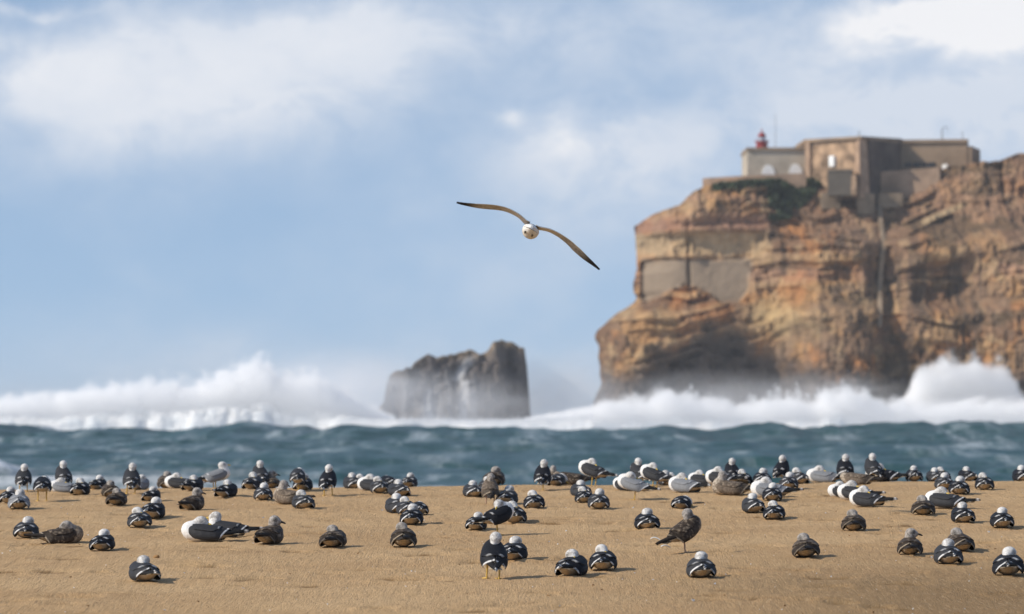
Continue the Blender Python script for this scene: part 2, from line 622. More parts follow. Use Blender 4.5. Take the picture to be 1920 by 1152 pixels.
LEFT = [(300, 1202), (400, 1199), (415, 1196), (440, 1195), (470, 1198), (498, 1195), (512, 1188), (545, 1192), (556, 1199), (566, 1192),
        (574, 1180), (585, 1160), (600, 1138), (615, 1124), (640, 1118), (670, 1120), (690, 1125), (720, 1124), (745, 1116), (770, 1108), (850, 1104)]
TOP = [(1190, 417), (1200, 410), (1215, 403), (1235, 396), (1272, 386), (1286, 370), (1300, 361), (1322, 350), (1400, 342), (1505, 333),
       (1545, 336), (1590, 352), (1640, 352), (1700, 331), (1760, 319), (1826, 307), (1870, 300), (1900, 292), (1920, 289), (2100, 268), (2500, 230)]


def to_px(x, z, d=DC):
    return 960 + x / d * F, HOR - (z - EYE) / d * F


def box_mask(px, py, x0, x1, y0, y1, s=12.0):
    return sstep(px, x0 - s, x0 + s) * (1 - sstep(px, x1 - s, x1 + s)) * sstep(py, y0 - s, y0 + s) * (1 - sstep(py, y1 - s, y1 + s))


GB = [(1190, 553), (1215, 562), (1240, 556), (1265, 541), (1285, 533), (1305, 541), (1330, 556), (1345, 569), (1380, 572), (1400, 545), (1412, 515)]
WT = [(1105, 715), (1150, 700), (1200, 692), (1250, 668), (1290, 642), (1330, 618), (1370, 626), (1400, 650), (1440, 668), (1480, 690), (1540, 708), (1600, 716), (1700, 716), (1920, 702)]


def zones(px, py, wob_=None):
    grey = sstep(px, 1199, 1209) * (1 - sstep(px, 1396, 1410)) * sstep(py, 483, 493) * (1 - sstep(py, interp(GB, px) - 5, interp(GB, px) + 5))
    strata = box_mask(px, py, 1190, 1430, 408, 486, 18)
    cave = sstep(py, interp(WT, px) - 16, interp(WT, px) + 34) * sstep(px, 1170, 1260) * (1 - sstep(px, 1440, 1520))
    return grey, strata, cave


def front_depth(x, z):
    """distance of the rock face; x, z arrays"""
    px, py = to_px(x, z)
    grey, strata, cave = zones(px, py)
    xl = (interp(LEFT, py) - 960) / F * DC
    y = DC - 0.22 * (x - 15) - 0.0
    e = np.clip((x - xl) / 9.0, 0, 1)
    y = y + 12 * (1 - e) ** 2.2
    y = y - 5.5 * sstep(py, 566, 600)
    y = y + 6.0 * cave + 2.0 * sstep(py, 690, 760)
    y = y - 5.0 * np.exp(-((px - 1560) / 70) ** 2) * sstep(py, 480, 640)
    y = y + 4.0 * np.exp(-((px - 1640) / 26) ** 2) * sstep(py, 400, 470)
    y = y - 6.0 * np.exp(-((px - 1900) / 90) ** 2) * sstep(py, 400, 520)
    y = y - 9 * sstep(px, 1430, 1530) * sstep(py, 420, 470)
    # slope of the upper part
    y = y + 9 * sstep(py, 480, 340) * sstep(px, 1400, 1500)
    amp = (1 - 0.9 * grey) * (1 - 0.45 * strata)
    y = y - amp * 7.0 * (ridged(x * 0.045 + z * .02, z * 0.055 - x * .018, 0.3, 3, 101) - 0.5)
    y = y - amp * 3.2 * (ridged(x * 0.13 + z * .06, z * 0.13 - x * .06, 1.3, 4, 111, 0.55) - 0.5)
    y = y - amp * 2.0 * (ridged(x * 0.5, z * 0.4, 2.3, 3, 121, 0.6) - 0.5)
    y = y - 0.8 * amp * (fbm(x * 1.4, z * 1.0, 0, 2, 131) - 0.5)
    lay = vn(z * 0.9 + 0.8 * fbm(x * 0.05, z * 0.1, 0, 2, 141), 0.5, 0, 7)
    y = y - (1.5 * strata + 0.9 * (1 - grey) * sstep(py, 620, 420)) * (lay - 0.5)
    tl = z - 0.13 * x + 13.0 * fbm(x * .045, z * .05, 0, 3, 143)
    led = vn(tl * .55, .5, 0, 8) * .65 + vn(tl * 1.5, x * .03, 0, 9) * .35
    y = y - 1.7 * amp ** 3 * (1 - strata) * sstep(fbm(x * .11, z * .13, 0, 3, 145), .40, .58) * (sstep(led, .38, .62) - .5)
    # thin dark gully down the left block
    y = y + 1.0 * np.exp(-((px - 1288 - (py - 430) * 0.03) / 3.2) ** 2) * sstep(py, 395, 425) * (1 - sstep(py, 540, 556))
    y = y + 1.8 * np.exp(-((px - 1868) / 3.5) ** 2) * sstep(py, 300, 320) * (1 - sstep(py, 380, 400))
    y = y + 0.8 * box_mask(px, py, 1215, 1395, 485, 490, 4)
    return y


XR = 175.0
zr = np.concatenate([np.arange(-3, 51.5, 0.26), np.arange(52, 90, 1.0)])
cf = np.concatenate([np.linspace(0, 0.5, 420)[:-1], np.linspace(0.5, 1, 170)])
back = np.linspace(1, 0, 26)[:-1]
rows = []
for z0 in zr:
    zz = np.full(len(cf), z0)
    _, pyr = to_px(0, z0)
    xl = float((interp(LEFT, pyr) - 960) / F * DC)
    xw = xl + 1.4 * (vn(z0 * 0.45, 3.3, 0, 5) - 0.5)
    xf = xw + (XR - xw) * cf
    yf = front_depth(xf, zz)
    zt = EYE + (HOR - interp(TOP, 960 + xf / DC * F)) / F * DC + 1.3 * (fbm(xf * 0.35, 5.5, 0, 3, 161) - 0.5)
    ex = np.clip(z0 - zt, 0, None)
    yy2 = yf + ex * 5.0 + 2.5 * sstep(z0, zt - 4, zt)
    zz2 = np.minimum(zz, zt + 0.02 * ex)
    xf = xf * yy2 / yf
    bx = xw * (yy2[0] + back * 160.0) / yf[0] + 6.0 * back ** 0.6 + 2.0 * (vn(back * 9, z0 * 0.3, 0, 9) - 0.5) * back
    by = yy2[0] + back * 160.0
    bz = np.full(len(back), zz2[0])
    rows.append(np.concatenate([np.stack([bx, by, bz], -1), np.stack([xf, yy2, zz2], -1)], 0))
P = np.array(rows)
PXg, PYg = to_px(P[..., 0], P[..., 2])
grey, strata, cave = zones(PXg + 16 * (fbm(P[..., 0] * .4, P[..., 2] * .4, 0, 3, 171) - .5), PYg + 14 * (fbm(P[..., 0] * .3, P[..., 2] * .3, 0, 3, 173) - .5))
ax, az = P[..., 0], P[..., 2]
f1 = fbm(ax * 0.09, az * 0.10, P[..., 1] * 0.05, 5, 201, 0.6)
f2 = fbm(ax * 0.20 + 9 + az * .08, az * 0.16 - ax * .08, 0, 5, 211, 0.6)
f3 = fbm(ax * 0.45 + az * .2, az * 0.32 - ax * .15, 0, 4, 221, 0.6)
lay = vn(az * 0.75 + 1.2 * f1, 0.5, 0, 17)


def lerp(a, b, t_):
    return a + (b - a) * t_[..., None]


ochre, orange, brown = np.array([.37, .225, .105]), np.array([.36, .175, .07]), np.array([.17, .108, .068])
tan, pink, dark, greyc = np.array([.43, .315, .175]), np.array([.33, .20, .14]), np.array([.05, .043, .036]), np.array([.262, .212, .155])
C = np.broadcast_to(ochre, P.shape).copy()
C = lerp(C, orange, sstep(f1, 0.42, 0.62))
C = lerp(C, brown, sstep(f2, 0.43, 0.60) * 0.9)
C = lerp(C, np.array([.25, .175, .115]), sstep(fbm(ax * .16 + 4, az * .14, 0, 5, 251, .6), .5, .66) * .7)
C = lerp(C, pink, sstep(lay, 0.55, 0.8) * sstep(PYg, 640, 430) * 0.75)
C = lerp(C, tan, sstep(f3, 0.55, 0.72) * 0.6)
C = lerp(C, np.array([.45, .34, .175]), np.exp(-((PXg - 1435) / 42) ** 2 - ((PYg - 595) / 40) ** 2) * 0.9)
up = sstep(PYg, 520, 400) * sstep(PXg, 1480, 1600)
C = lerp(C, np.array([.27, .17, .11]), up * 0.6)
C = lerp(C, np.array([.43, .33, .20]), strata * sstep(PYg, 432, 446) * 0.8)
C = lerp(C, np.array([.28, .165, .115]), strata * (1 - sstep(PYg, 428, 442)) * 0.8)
C = lerp(C, greyc, grey)
mossy = sstep(fbm(ax * 0.12, az * 0.3, 0, 4, 231), 0.57, 0.66) * sstep(PXg, 1420, 1560)
C = lerp(C, np.array([.085, .068, .042]), mossy * 0.6)
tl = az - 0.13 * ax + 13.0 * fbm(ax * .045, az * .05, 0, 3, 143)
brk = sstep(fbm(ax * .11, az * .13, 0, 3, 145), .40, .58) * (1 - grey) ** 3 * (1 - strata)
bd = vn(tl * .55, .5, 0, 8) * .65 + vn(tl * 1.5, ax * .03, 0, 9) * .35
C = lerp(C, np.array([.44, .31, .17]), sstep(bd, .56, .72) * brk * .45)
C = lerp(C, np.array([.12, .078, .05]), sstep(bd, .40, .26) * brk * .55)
vst = sstep(fbm(ax * .55, az * .035, 0, 4, 261, .6), .52, .66) * sstep(PXg, 1480, 1620) * sstep(PYg, 440, 520)
C = lerp(C, np.array([.085, .065, .05]), vst * .75)
crack = sstep(ridged(ax * 0.2, az * 0.1, 0, 3, 241), 0.80, 0.93) * (1 - grey)
C = lerp(C, dark, crack * 0.6)
wy = PYg + 34 * (f2 - .5) + 30 * (f3 - .5) + 30 * (f1 - .5)
wet_shade = sstep(wy, interp(WT, PXg) - 30, interp(WT, PXg) + 22)  # wet rock at the foot, with the cave's shade painted in
C = lerp(C, np.array([.075, .070, .068]) * (0.8 + .5 * f3)[..., None], wet_shade * .9)
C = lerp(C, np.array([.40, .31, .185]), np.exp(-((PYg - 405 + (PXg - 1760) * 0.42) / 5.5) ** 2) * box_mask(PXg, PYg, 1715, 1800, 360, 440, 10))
C = np.clip(C * np.array([.95, .90, .88]), 0.02, 1)
rug = np.clip(1.0 - 0.8 * grey - 0.4 * strata, 0.1, 1)
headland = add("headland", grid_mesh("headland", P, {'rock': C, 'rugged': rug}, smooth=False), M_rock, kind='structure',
               label="tall ochre rock headland carrying the fort")


def face_y(px, py):
    x, z = (px - 960) / F * DC, EYE + (HOR - py) / F * DC
    zt = EYE + (HOR - float(interp(TOP, px))) / F * DC
    return float(front_depth(np.array([x]), np.array([z]))[0]) + 2.5 * float(sstep(z, zt - 4, zt)) + max(0.0, z - zt) * 5


def on_face(px, py, out=0.0):
    x, z = (px - 960) / F * DC, EYE + (HOR - py) / F * DC
    return Vector((x, face_y(px, py) - out, z))


# ------------------------------------------------------------------ sea stack
STK = [(700, 800), (708, 770), (722, 757), (727, 722), (732, 706), (748, 696), (772, 692), (780, 684), (788, 674), (802, 668), (822, 669), (850, 664),
       (885, 658), (900, 662), (918, 657), (924, 645), (942, 641), (962, 643), (974, 650), (983, 652), (988, 690), (992, 740), (996, 800)]
DS = 640.0
nx, nt = 230, 150
pxs = np.linspace(702, 995, nx)
tt = np.linspace(0, 1, nt)
rows = []
zt_all = EYE + (HOR - interp(STK, pxs)) / F * DS + 1.2 * (fbm(pxs * .06, 2.5, 0, 3, 303) - .5)
for tv in tt:
    # tv 0..0.42 front face up, 0.42..0.58 over the top, ..1 down the back
    if tv < 0.42:
        zf, dep = tv / 0.42, -1.0
    elif tv < 0.58:
        zf, dep = 1.0, -1.0 + 2.0 * (tv - 0.42) / 0.16
    else:
        zf, dep = 1 - (tv - 0.58) / 0.42, 1.0
    half = 9.0 * np.sqrt(np.clip(1 - (np.abs(pxs - 850) / 150) ** 2.6, 0.02, 1)) * (1.12 - 0.3 * zf)
    zz = -2 + (zt_all + 2) * zf
    xx = (pxs - 960) / F * DS * np.ones(nx)
    yy2 = DS + dep * half
    amp = 1.0 if dep < 0 else 0.7
    yy2 = yy2 - amp * 3.2 * (ridged(xx * 0.15, zz * 0.09, dep, 3, 301) - 0.5) - amp * 2.0 * (ridged(xx * 0.45 + zz * .12, zz * 0.30 - xx * .1, dep, 4, 311, .6) - 0.5) - amp * .8 * (fbm(xx * 1.3, zz * 1.1, dep, 3, 313) - .5)
    rows.append(np.stack([xx, yy2, zz + (0.5 * (fbm(xx * .6, dep, 0, 2, 317) - .5) if zf == 1.0 else 0.0)], -1))
P = np.array(rows)
PXg, PYg = 960 + P[..., 0] / DS * F, HOR - (P[..., 2] - EYE) / DS * F
f1 = fbm(P[..., 0] * 0.3, P[..., 2] * 0.12, 0, 4, 321)
C = np.broadcast_to(np.array([.085, .076, .074]), P.shape).copy()
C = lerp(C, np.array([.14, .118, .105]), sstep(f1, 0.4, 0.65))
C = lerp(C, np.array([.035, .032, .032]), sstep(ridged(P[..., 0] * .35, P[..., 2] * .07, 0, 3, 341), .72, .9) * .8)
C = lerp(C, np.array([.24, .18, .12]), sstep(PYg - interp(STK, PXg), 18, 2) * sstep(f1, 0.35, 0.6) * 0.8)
run = sstep(fbm(P[..., 0] * 0.75, P[..., 2] * 0.04, 0, 3, 331), 0.55, 0.72) * sstep(PYg, 668, 740)
fall = np.exp(-((PXg - 872 + (PYg - 690) * 0.55 * (PYg < 715)) / 10) ** 2) * sstep(PYg, 660, 690)
fall = np.maximum(fall, np.exp(-((PXg - 806) / (4 + 0.16 * np.clip(PYg - 725, 0, 60))) ** 2) * sstep(PYg, 722, 738))
C = lerp(C, np.array([.62, .63, .64]), np.clip(run * 0.18 + fall * 0.55, 0, 1))
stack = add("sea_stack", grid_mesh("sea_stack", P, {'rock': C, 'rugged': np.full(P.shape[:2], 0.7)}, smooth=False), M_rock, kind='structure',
            label="dark sea stack rock with white water pouring off it")

# ------------------------------------------------------------------ fort and everything on the headland
M_plaster = simple("weathered_plaster", (0.43, 0.37, 0.29), 0.9, 0.22, 0.25, 0.05, 1.5)
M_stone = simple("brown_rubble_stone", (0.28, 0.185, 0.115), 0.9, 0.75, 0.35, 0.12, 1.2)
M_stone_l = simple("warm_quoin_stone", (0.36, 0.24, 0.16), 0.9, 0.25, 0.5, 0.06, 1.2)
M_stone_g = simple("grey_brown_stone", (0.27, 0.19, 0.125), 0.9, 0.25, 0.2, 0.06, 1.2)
M_stone_d = simple("shade_dark_stone", (0.10, 0.075, 0.062), 0.9, 0.4, 0.3, 0.08, 1.2)  # bastion stone darkened: the east face's shade is in the colour
M_pink = simple("pink_stone_wall", (0.30, 0.205, 0.14), 0.9, 0.25, 0.3, 0.06, 1.2)
M_conc = simple("grey_concrete", (0.11, 0.092, 0.072), 0.9, 0.15, 0.3, 0.03, 1.2)
M_conc_l = simple("pale_concrete", (0.25, 0.185, 0.125), 0.9, 0.3, 0.4, 0.03, 1.2)
M_white = simple("white_paint", (0.80, 0.80, 0.78), 0.6, 0.06, 1.0)
M_dark = simple("dark_opening", (0.03, 0.03, 0.035), 0.4, 0.1, 1.0)
M_red = simple("red_paint", (0.27, 0.03, 0.028), 0.45, 0.15, 1.0)
M_glass, t = new_mat("lantern_glass")
t.bsdf.inputs['Base Color'].default_value = (0.35, 0.4, 0.45, 1)
t.bsdf.inputs['Roughness'].default_value = 0.15
M_metal = simple("grey_metal", (0.18, 0.18, 0.18), 0.5, 0.1, 2.0)


def prism(plan, z0, z1, top_shift=None):
    """closed prism over a plan polygon (counter-clockwise list of (x, y)); z1 may be a list"""
    bm = bmesh.new()
    n = len(plan)
    zs = z1 if isinstance(z1, (list, tuple)) else [z1] * n
    lo = [bm.verts.new((p[0], p[1], z0)) for p in plan]
    ts = top_shift or [(0, 0)] * n
    hi = [bm.verts.new((p[0] + s[0], p[1] + s[1], z)) for p, s, z in zip(plan, ts, zs)]
    bm.faces.new(lo[::-1])
    bm.faces.new(hi)
    for i in range(n):
        j = (i + 1) % n
        bm.faces.new((lo[i], lo[j], hi[j], hi[i]))
    bmesh.ops.recalc_face_normals(bm, faces=bm.faces)
    me = bpy.data.meshes.new("prism")
    bm.to_mesh(me)
    bm.free()
    return me


def lathe(prof, seg=16, cx=0, cy=0):
    V_, Q = [], []
    for r, z in prof:
        for i in range(seg):
            a = 2 * math.pi * i / seg
            V_.append((cx + r * math.cos(a), cy + r * math.sin(a), z))
    for k_ in range(len(prof) - 1):
        for i in range(seg):
            j = (i + 1) % seg
            Q.append((k_ * seg + i, k_ * seg + j, (k_ + 1) * seg + j, (k_ + 1) * seg + i))
    return raw_mesh("lathe", np.array(V_), np.array(Q), smooth=False)


def XZ(px, py, d):
    return (px - 960) / F * d, EYE + (HOR - py) / F * d


def wall_plan(px0, d0, px1, d1, thick):
    """plan of a wall whose camera side runs from (px0, d0) to (px1, d1)"""
    a, b = Vector(((px0 - 960) / F * d0, d0)), Vector(((px1 - 960) / F * d1, d1))
    n = Vector((-(b - a).y, (b - a).x)).normalized() * thick
    return [a[:], b[:], (b + n)[:], (a + n)[:]]


fort = empty("fort", at(1560, 340, 668), "old brown stone fort with angled bastion on top of the headland", "fort")
IV = Matrix.Translation(fort.location).inverted()


def fpart(name, me, mat, label=None, parent=None):
    me.transform(IV)
    o = add(name, me, mat, parent or fort)
    if label:
        o['label'] = label
    return o


zb = EYE + (HOR - 372) / F * 660
Zp = lambda py, d: EYE + (HOR - py) / F * d
# left wing
lw = fpart("wall", prism(wall_plan(1402, 672, 1513, 672, 16), zb, [Zp(279, 672), Zp(275, 672), Zp(273, 680), Zp(277, 680)]), M_plaster, "pale plastered west wing wall")
fpart("parapet", prism(wall_plan(1400.5, 671.6, 1511, 671.6, 17), Zp(281.5, 672), Zp(276.5, 672)), M_stone_g)
fpart("parapet", prism(wall_plan(1318, 668, 1403, 666, 1.2), zb, [Zp(334, 668), Zp(330, 668), Zp(330, 668), Zp(334, 668)]), M_stone_l, "low terrace parapet")
fpart("parapet", prism(wall_plan(1403.5, 666, 1512, 664.5, 1.2), zb, [Zp(329.5, 666), Zp(325, 666), Zp(325, 666), Zp(329.5, 666)]), M_pink, "low terrace parapet")
for cx, cy, wd, ht in ((1441, 327, 25, 18), (1492.5, 325, 25, 18)):
    d = 671.9
    x, z = XZ(cx, cy, d)
    r, h = wd / 2 / F * d, ht / F * d
    pl = [(x + r * math.cos(a), z + h * math.sin(a)) for a in np.linspace(0, math.pi, 13)]
    V_ = np.array([(a, d - 0.08, b) for a, b in pl] + [(a, d + 0.4, b) for a, b in pl])
    n = len(pl)
    bm = bmesh.new()
    vs = [bm.verts.new(v) for v in V_]
    bm.faces.new(vs[:n])
    bm.faces.new(vs[n:][::-1])
    for i in range(n):
        j = (i + 1) % n
        bm.faces.new((vs[i], vs[n + i], vs[n + j], vs[j]))
    me = bpy.data.meshes.new("window")
    bm.to_mesh(me)
    bm.free()
    wn = fpart("window", me, M_white, "white half-round window")
# bastion: corner nearest the camera at px 1622
bx0, bx1, bx2 = (1512 - 960) / F * 669, (1616 - 960) / F * 659, (1690 - 960) / F * 672
btop = [Zp(264, 669), Zp(257.5, 659), Zp(266, 676), Zp(266, 676), Zp(264, 676)]
plan = [(bx0, 669), (bx1, 659), (bx2, 672), (bx2 + 2, 690), (bx0, 690)]
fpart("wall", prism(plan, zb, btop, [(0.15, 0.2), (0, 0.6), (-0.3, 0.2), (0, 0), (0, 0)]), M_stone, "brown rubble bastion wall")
# sunlit corner buttress
q0 = [((1604 - 960) / F * 659.6, 660.05), ((1613.5 - 960) / F * 658.3, 658.3), ((1632 - 960) / F * 658.6, 658.9), ((1630 - 960) / F * 662, 662.2), ((1608 - 960) / F * 664, 664)]
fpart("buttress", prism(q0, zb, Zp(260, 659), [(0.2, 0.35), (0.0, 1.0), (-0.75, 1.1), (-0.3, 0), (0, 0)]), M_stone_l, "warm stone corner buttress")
fpart("quoin", prism(wall_plan(1510.5, 668.7, 1519, 667.9, 1.5), zb, Zp(263, 669)), M_stone_l, "pale corner quoins")
cp = [(bx0 - 0.3, 668.8), (bx1, 658.6), (bx2 + 0.3, 671.9), (bx2 + 2.3, 690.3), (bx0 - 0.3, 690.3)]
fpart("parapet", prism(cp, btop[1] - 0.2, [Zp(261, 669), Zp(255, 659), Zp(263, 676), Zp(263, 676), Zp(262, 676)]), M_stone_g)
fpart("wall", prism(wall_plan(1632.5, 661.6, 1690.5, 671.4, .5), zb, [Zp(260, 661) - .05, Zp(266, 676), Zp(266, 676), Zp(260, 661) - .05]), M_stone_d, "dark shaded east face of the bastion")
fpart("window", prism(wall_plan(1555, 664.4, 1564, 663.5, 0.6), Zp(312, 664), Zp(292, 664)), M_white, "tall white slit window")
# right wing
fpart("wall", prism(wall_plan(1664, 672, 1815, 670, 12), zb, [Zp(265, 672), Zp(264, 670), Zp(262, 684), Zp(263, 684)]), M_stone_g, "long east wing wall")
fpart("parapet", prism(wall_plan(1664, 671.6, 1814, 669.6, 0.8), Zp(267.5, 671), Zp(261.5, 671)), M_stone_g)
fpart("wall", prism(wall_plan(1815.5, 670.2, 1823, 670, 10), zb, Zp(272, 668)), M_stone_g, "low step at the east end of the fort")
for a, b in ((1697, 1711), (1714, 1727), (1730, 1738), (1741, 1755)):
    da = 672 - 2 * (a - 1664) / 151 - 0.12
    db = 672 - 2 * (b - 1664) / 151 - 0.12
    fpart("window", prism(wall_plan(a, da, b, db, 0.4), Zp(313, 672), Zp(304 + (a % 3), 672)), M_dark)
fpart("door", prism(wall_plan(1768, 670.4, 1777, 669.9, 0.4), Zp(320, 670), Zp(308, 670)), M_white, "small white door")
fpart("wall", prism(wall_plan(1652, 664, 1763, 661, 1.5), zb, [Zp(322, 664), Zp(314, 661), Zp(314, 661), Zp(322, 664)]), M_pink, "low pink outer wall")

hut_d = 655.5
hut = empty("guard_hut", at(1575, 358, hut_d), "dark flat-roofed concrete hut below the fort bastion", "hut")
me = prism(wall_plan(1553, hut_d, 1598, hut_d - .6, 5), Zp(366, hut_d), Zp(320, hut_d))
me.transform(Matrix.Translation(hut.location).inverted())
add("wall", me, M_conc, hut)
me = prism(wall_plan(1551.5, hut_d - .2, 1599.5, hut_d - .8, 5.4), Zp(320, hut_d) + .01, Zp(317, hut_d))
me.transform(Matrix.Translation(hut.location).inverted())
add("roof", me, M_conc_l, hut)
me = prism(wall_plan(1597, hut_d - .75, 1606, hut_d - .9, 4), Zp(366, hut_d), Zp(330, hut_d))
me.transform(Matrix.Translation(hut.location).inverted())
add("side_wall", me, M_stone, hut)

for a, b, y0, y1, lab in ((1541, 1577, 360, 392, "short grey retaining wall under the concrete hut"),
                          (1609, 1641, 363, 402, "grey retaining wall left of the cliff channel, below the buttress"),
                          (1648, 1694, 362, 389, "grey retaining wall right of the cliff channel, below the fort")):
    d = min(face_y(a, y0), face_y(b, y0), face_y((a + b) / 2, y1), face_y((a + b) / 2, y0), face_y(a, y1), face_y(b, y1)) - 0.3
    add("retaining_wall", prism(wall_plan(a, d, b, d, 4.0), Zp(y1, d), Zp(y0, d)), M_conc_l, label=lab, cat="retaining wall", group="retaining walls below the fort")

# narrow wall running down the rock from the retaining walls
pts = [(1644, 366), (1641, 420), (1637, 470), (1632, 520), (1625, 570), (1618, 620)]
V_, Q = [], []
pp = []
for i in range(len(pts) - 1):
    for s in np.linspace(0, 1, 9)[:-1 if i < len(pts) - 2 else None]:
        pp.append((pts[i][0] + (pts[i + 1][0] - pts[i][0]) * s, pts[i][1] + (pts[i + 1][1] - pts[i][1]) * s))
ys = np.array([min(face_y(p[0] - 3, p[1]), face_y(p[0] + 3, p[1]), face_y(p[0], p[1])) for p in pp])
ys = np.convolve(np.pad(ys, 4, mode='edge'), np.ones(9) / 9, 'valid') - 1.3
for p, y in zip(pp, ys):
    x, z = (p[0] - 960) / F * DC, Zp(p[1], DC)
    V_ += [(x - .33, y, z), (x + .33, y, z), (x + .4, y + 4, z), (x - .4, y + 4, z)]
for i in range(len(pp) - 1):
    for j in range(4):
        k_ = (j + 1) % 4
        Q.append((i * 4 + j, (i + 1) * 4 + j, (i + 1) * 4 + k_, i * 4 + k_))
Q += [(0, 1, 2, 3), tuple(len(V_) - 4 + i for i in (3, 2, 1, 0))]
add("drainage_wall", raw_mesh("drainage_wall", np.array(V_), np.array(Q)), M_conc_l,
    label="long thin grey wall running straight down the cliff face", cat="wall")

# lighthouse
dl = 674.0
zl = Zp(279, dl)
lx = (1431.5 - 960) / F * dl
lh = empty("lighthouse", (lx, dl + 3, zl), "small red lighthouse rising behind the pale wall of the fort", "lighthouse")
m1 = 1 / F * dl
def lpart(nm, prof, mat, seg=12, parent=None):
    return add(nm, lathe([(r * m1, z * m1) for r, z in prof], seg), mat, parent or lh)
lpart("tower", [(0.01, -6), (11.5, -6), (10.6, 14), (0.01, 14)], M_red, 8)
lpart("gallery", [(0.01, 14), (13, 14), (13, 16.5), (0.01, 16.5)], M_red)
lpart("lantern", [(0.01, 16.5), (6.2, 16.5), (6.2, 25), (0.01, 25)], M_glass)
lpart("dome", [(0.01, 25), (8.2, 25), (7.4, 28), (5, 31.5), (2, 34), (0.01, 34)], M_red)
lpart("finial", [(0.01, 34), (1.2, 34), (1.2, 37), (0.5, 41), (0.01, 41)], M_red, 8)
for i in range(8):
    a = 2 * math.pi * i / 8
    add("railing_post", lathe([(0.01, 16.5 * m1), (0.45 * m1, 16.5 * m1), (0.45 * m1, 20.5 * m1), (0.01, 20.5 * m1)], 6, 12 * m1 * math.cos(a), 12 * m1 * math.sin(a)), M_red, lh)


def pole(name, px, py0, py1, d, r, label, cat):
    x, z0 = XZ(px, py0, d)
    o = add(name, lathe([(0.001, 0), (r, 0), (r * .7, (py0 - py1) / F * d), (0.001, (py0 - py1) / F * d)], 8), M_metal, label=label, cat=cat)
    o.location = (x, d, z0)
    return o


pole("radio_mast", 1455, 278, 214, 676, 0.05, "tall thin radio mast right of the red lighthouse", "mast")
pole("flagpole", 1612, 257, 245, 662, 0.10, "short bare flagpole on the corner of the bastion", "flagpole")
pole("flagpole", 1806, 264, 246, 670, 0.08, "short bare pole at the east end of the fort roof", "flagpole")
lp = pole("lamp_post", 1768, 264, 240, 671, 0.12, "lamp post with a curved arm on the long east wing of the fort", "lamp post")
arm = [(0, 2.2), (.3, 2.45), (.7, 2.5), (1.0, 2.3), (1.1, 1.95), (0.9, 1.75)]
V_, Q = [], []
for x, z in arm:
    V_ += [(x, -.06, z - .06), (x, .06, z - .06), (x, .06, z + .06), (x, -.06, z + .06)]
for i in range(len(arm) - 1):
    for j in range(4):
        Q.append((i * 4 + j, i * 4 + (j + 1) % 4, (i + 1) * 4 + (j + 1) % 4, (i + 1) * 4 + j))
add("lamp_arm", raw_mesh("lamp_arm", np.array(V_), np.array(Q)), M_metal, lp)

# scrub on the slope under the fort: leaf clumps
M_scrub = simple("scrub_leaves", (0.045, 0.062, 0.028), 0.8, 0.5, 0.6)
rg = np.random.default_rng(40)
n = 9000
px = rg.uniform(1438, 1548, n)
py = rg.uniform(334, 415, n)
k_ = (py - 334) / 80.0
ok = (px > 1438 - 2 * k_) & (px < 1548 - 74 * k_ ** 1.2) & ((py < 385) | (vn(px * .07, py * .07, 0, 401) > 0.16 + 0.25 * k_))
px, py = px[ok], py[ok]
p2 = rg.uniform(1335, 1450, 1300)
p3 = rg.uniform(1640, 1712, 700)
px, py = np.concatenate([px, p2, p3]), np.concatenate([py, interp(TOP, p2) + np.abs(rg.normal(0, 5, len(p2))), interp(TOP, p3) + rg.normal(3, 5, len(p3))])
n = len(px)
x, z = (px - 960) / F * DC, EYE + (HOR - py) / F * DC
zt = EYE + (HOR - interp(TOP, px)) / F * DC
fy = front_depth(x, z) + 2.5 * sstep(z, zt - 4, zt) + np.clip(z - zt, 0, None) * 5 - rg.uniform(-0.2, 0.9, n)
ctr = np.stack([x, fy, np.minimum(z, zt + 0.6)], -1)
a = rg.normal(0, 1, (n, 3))
a /= np.linalg.norm(a, axis=1)[:, None]
b = np.cross(a, rg.normal(0, 1, (n, 3)))
b /= np.linalg.norm(b, axis=1)[:, None]
s = rg.uniform(0.2, 0.6, n)[:, None]
LV = np.stack([ctr + a * s, ctr + b * s * .6, ctr - a * s, ctr - b * s * .6], 1).reshape(-1, 3)
LQ = np.arange(n * 4).reshape(-1, 4)
add("scrub", raw_mesh("scrub", LV, LQ), M_scrub, kind='stuff', cat='scrub',
    label="dark green scrub covering the slope under the fort")

# ================================================================== SURF
bm = bmesh.new()
bmesh.ops.create_icosphere(bm, subdivisions=3, radius=1.0)
ICO_V = np.array([v.co[:] for v in bm.verts])
ICO_F = np.array([[v.index for v in f.verts] for f in bm.faces])
bm.free()


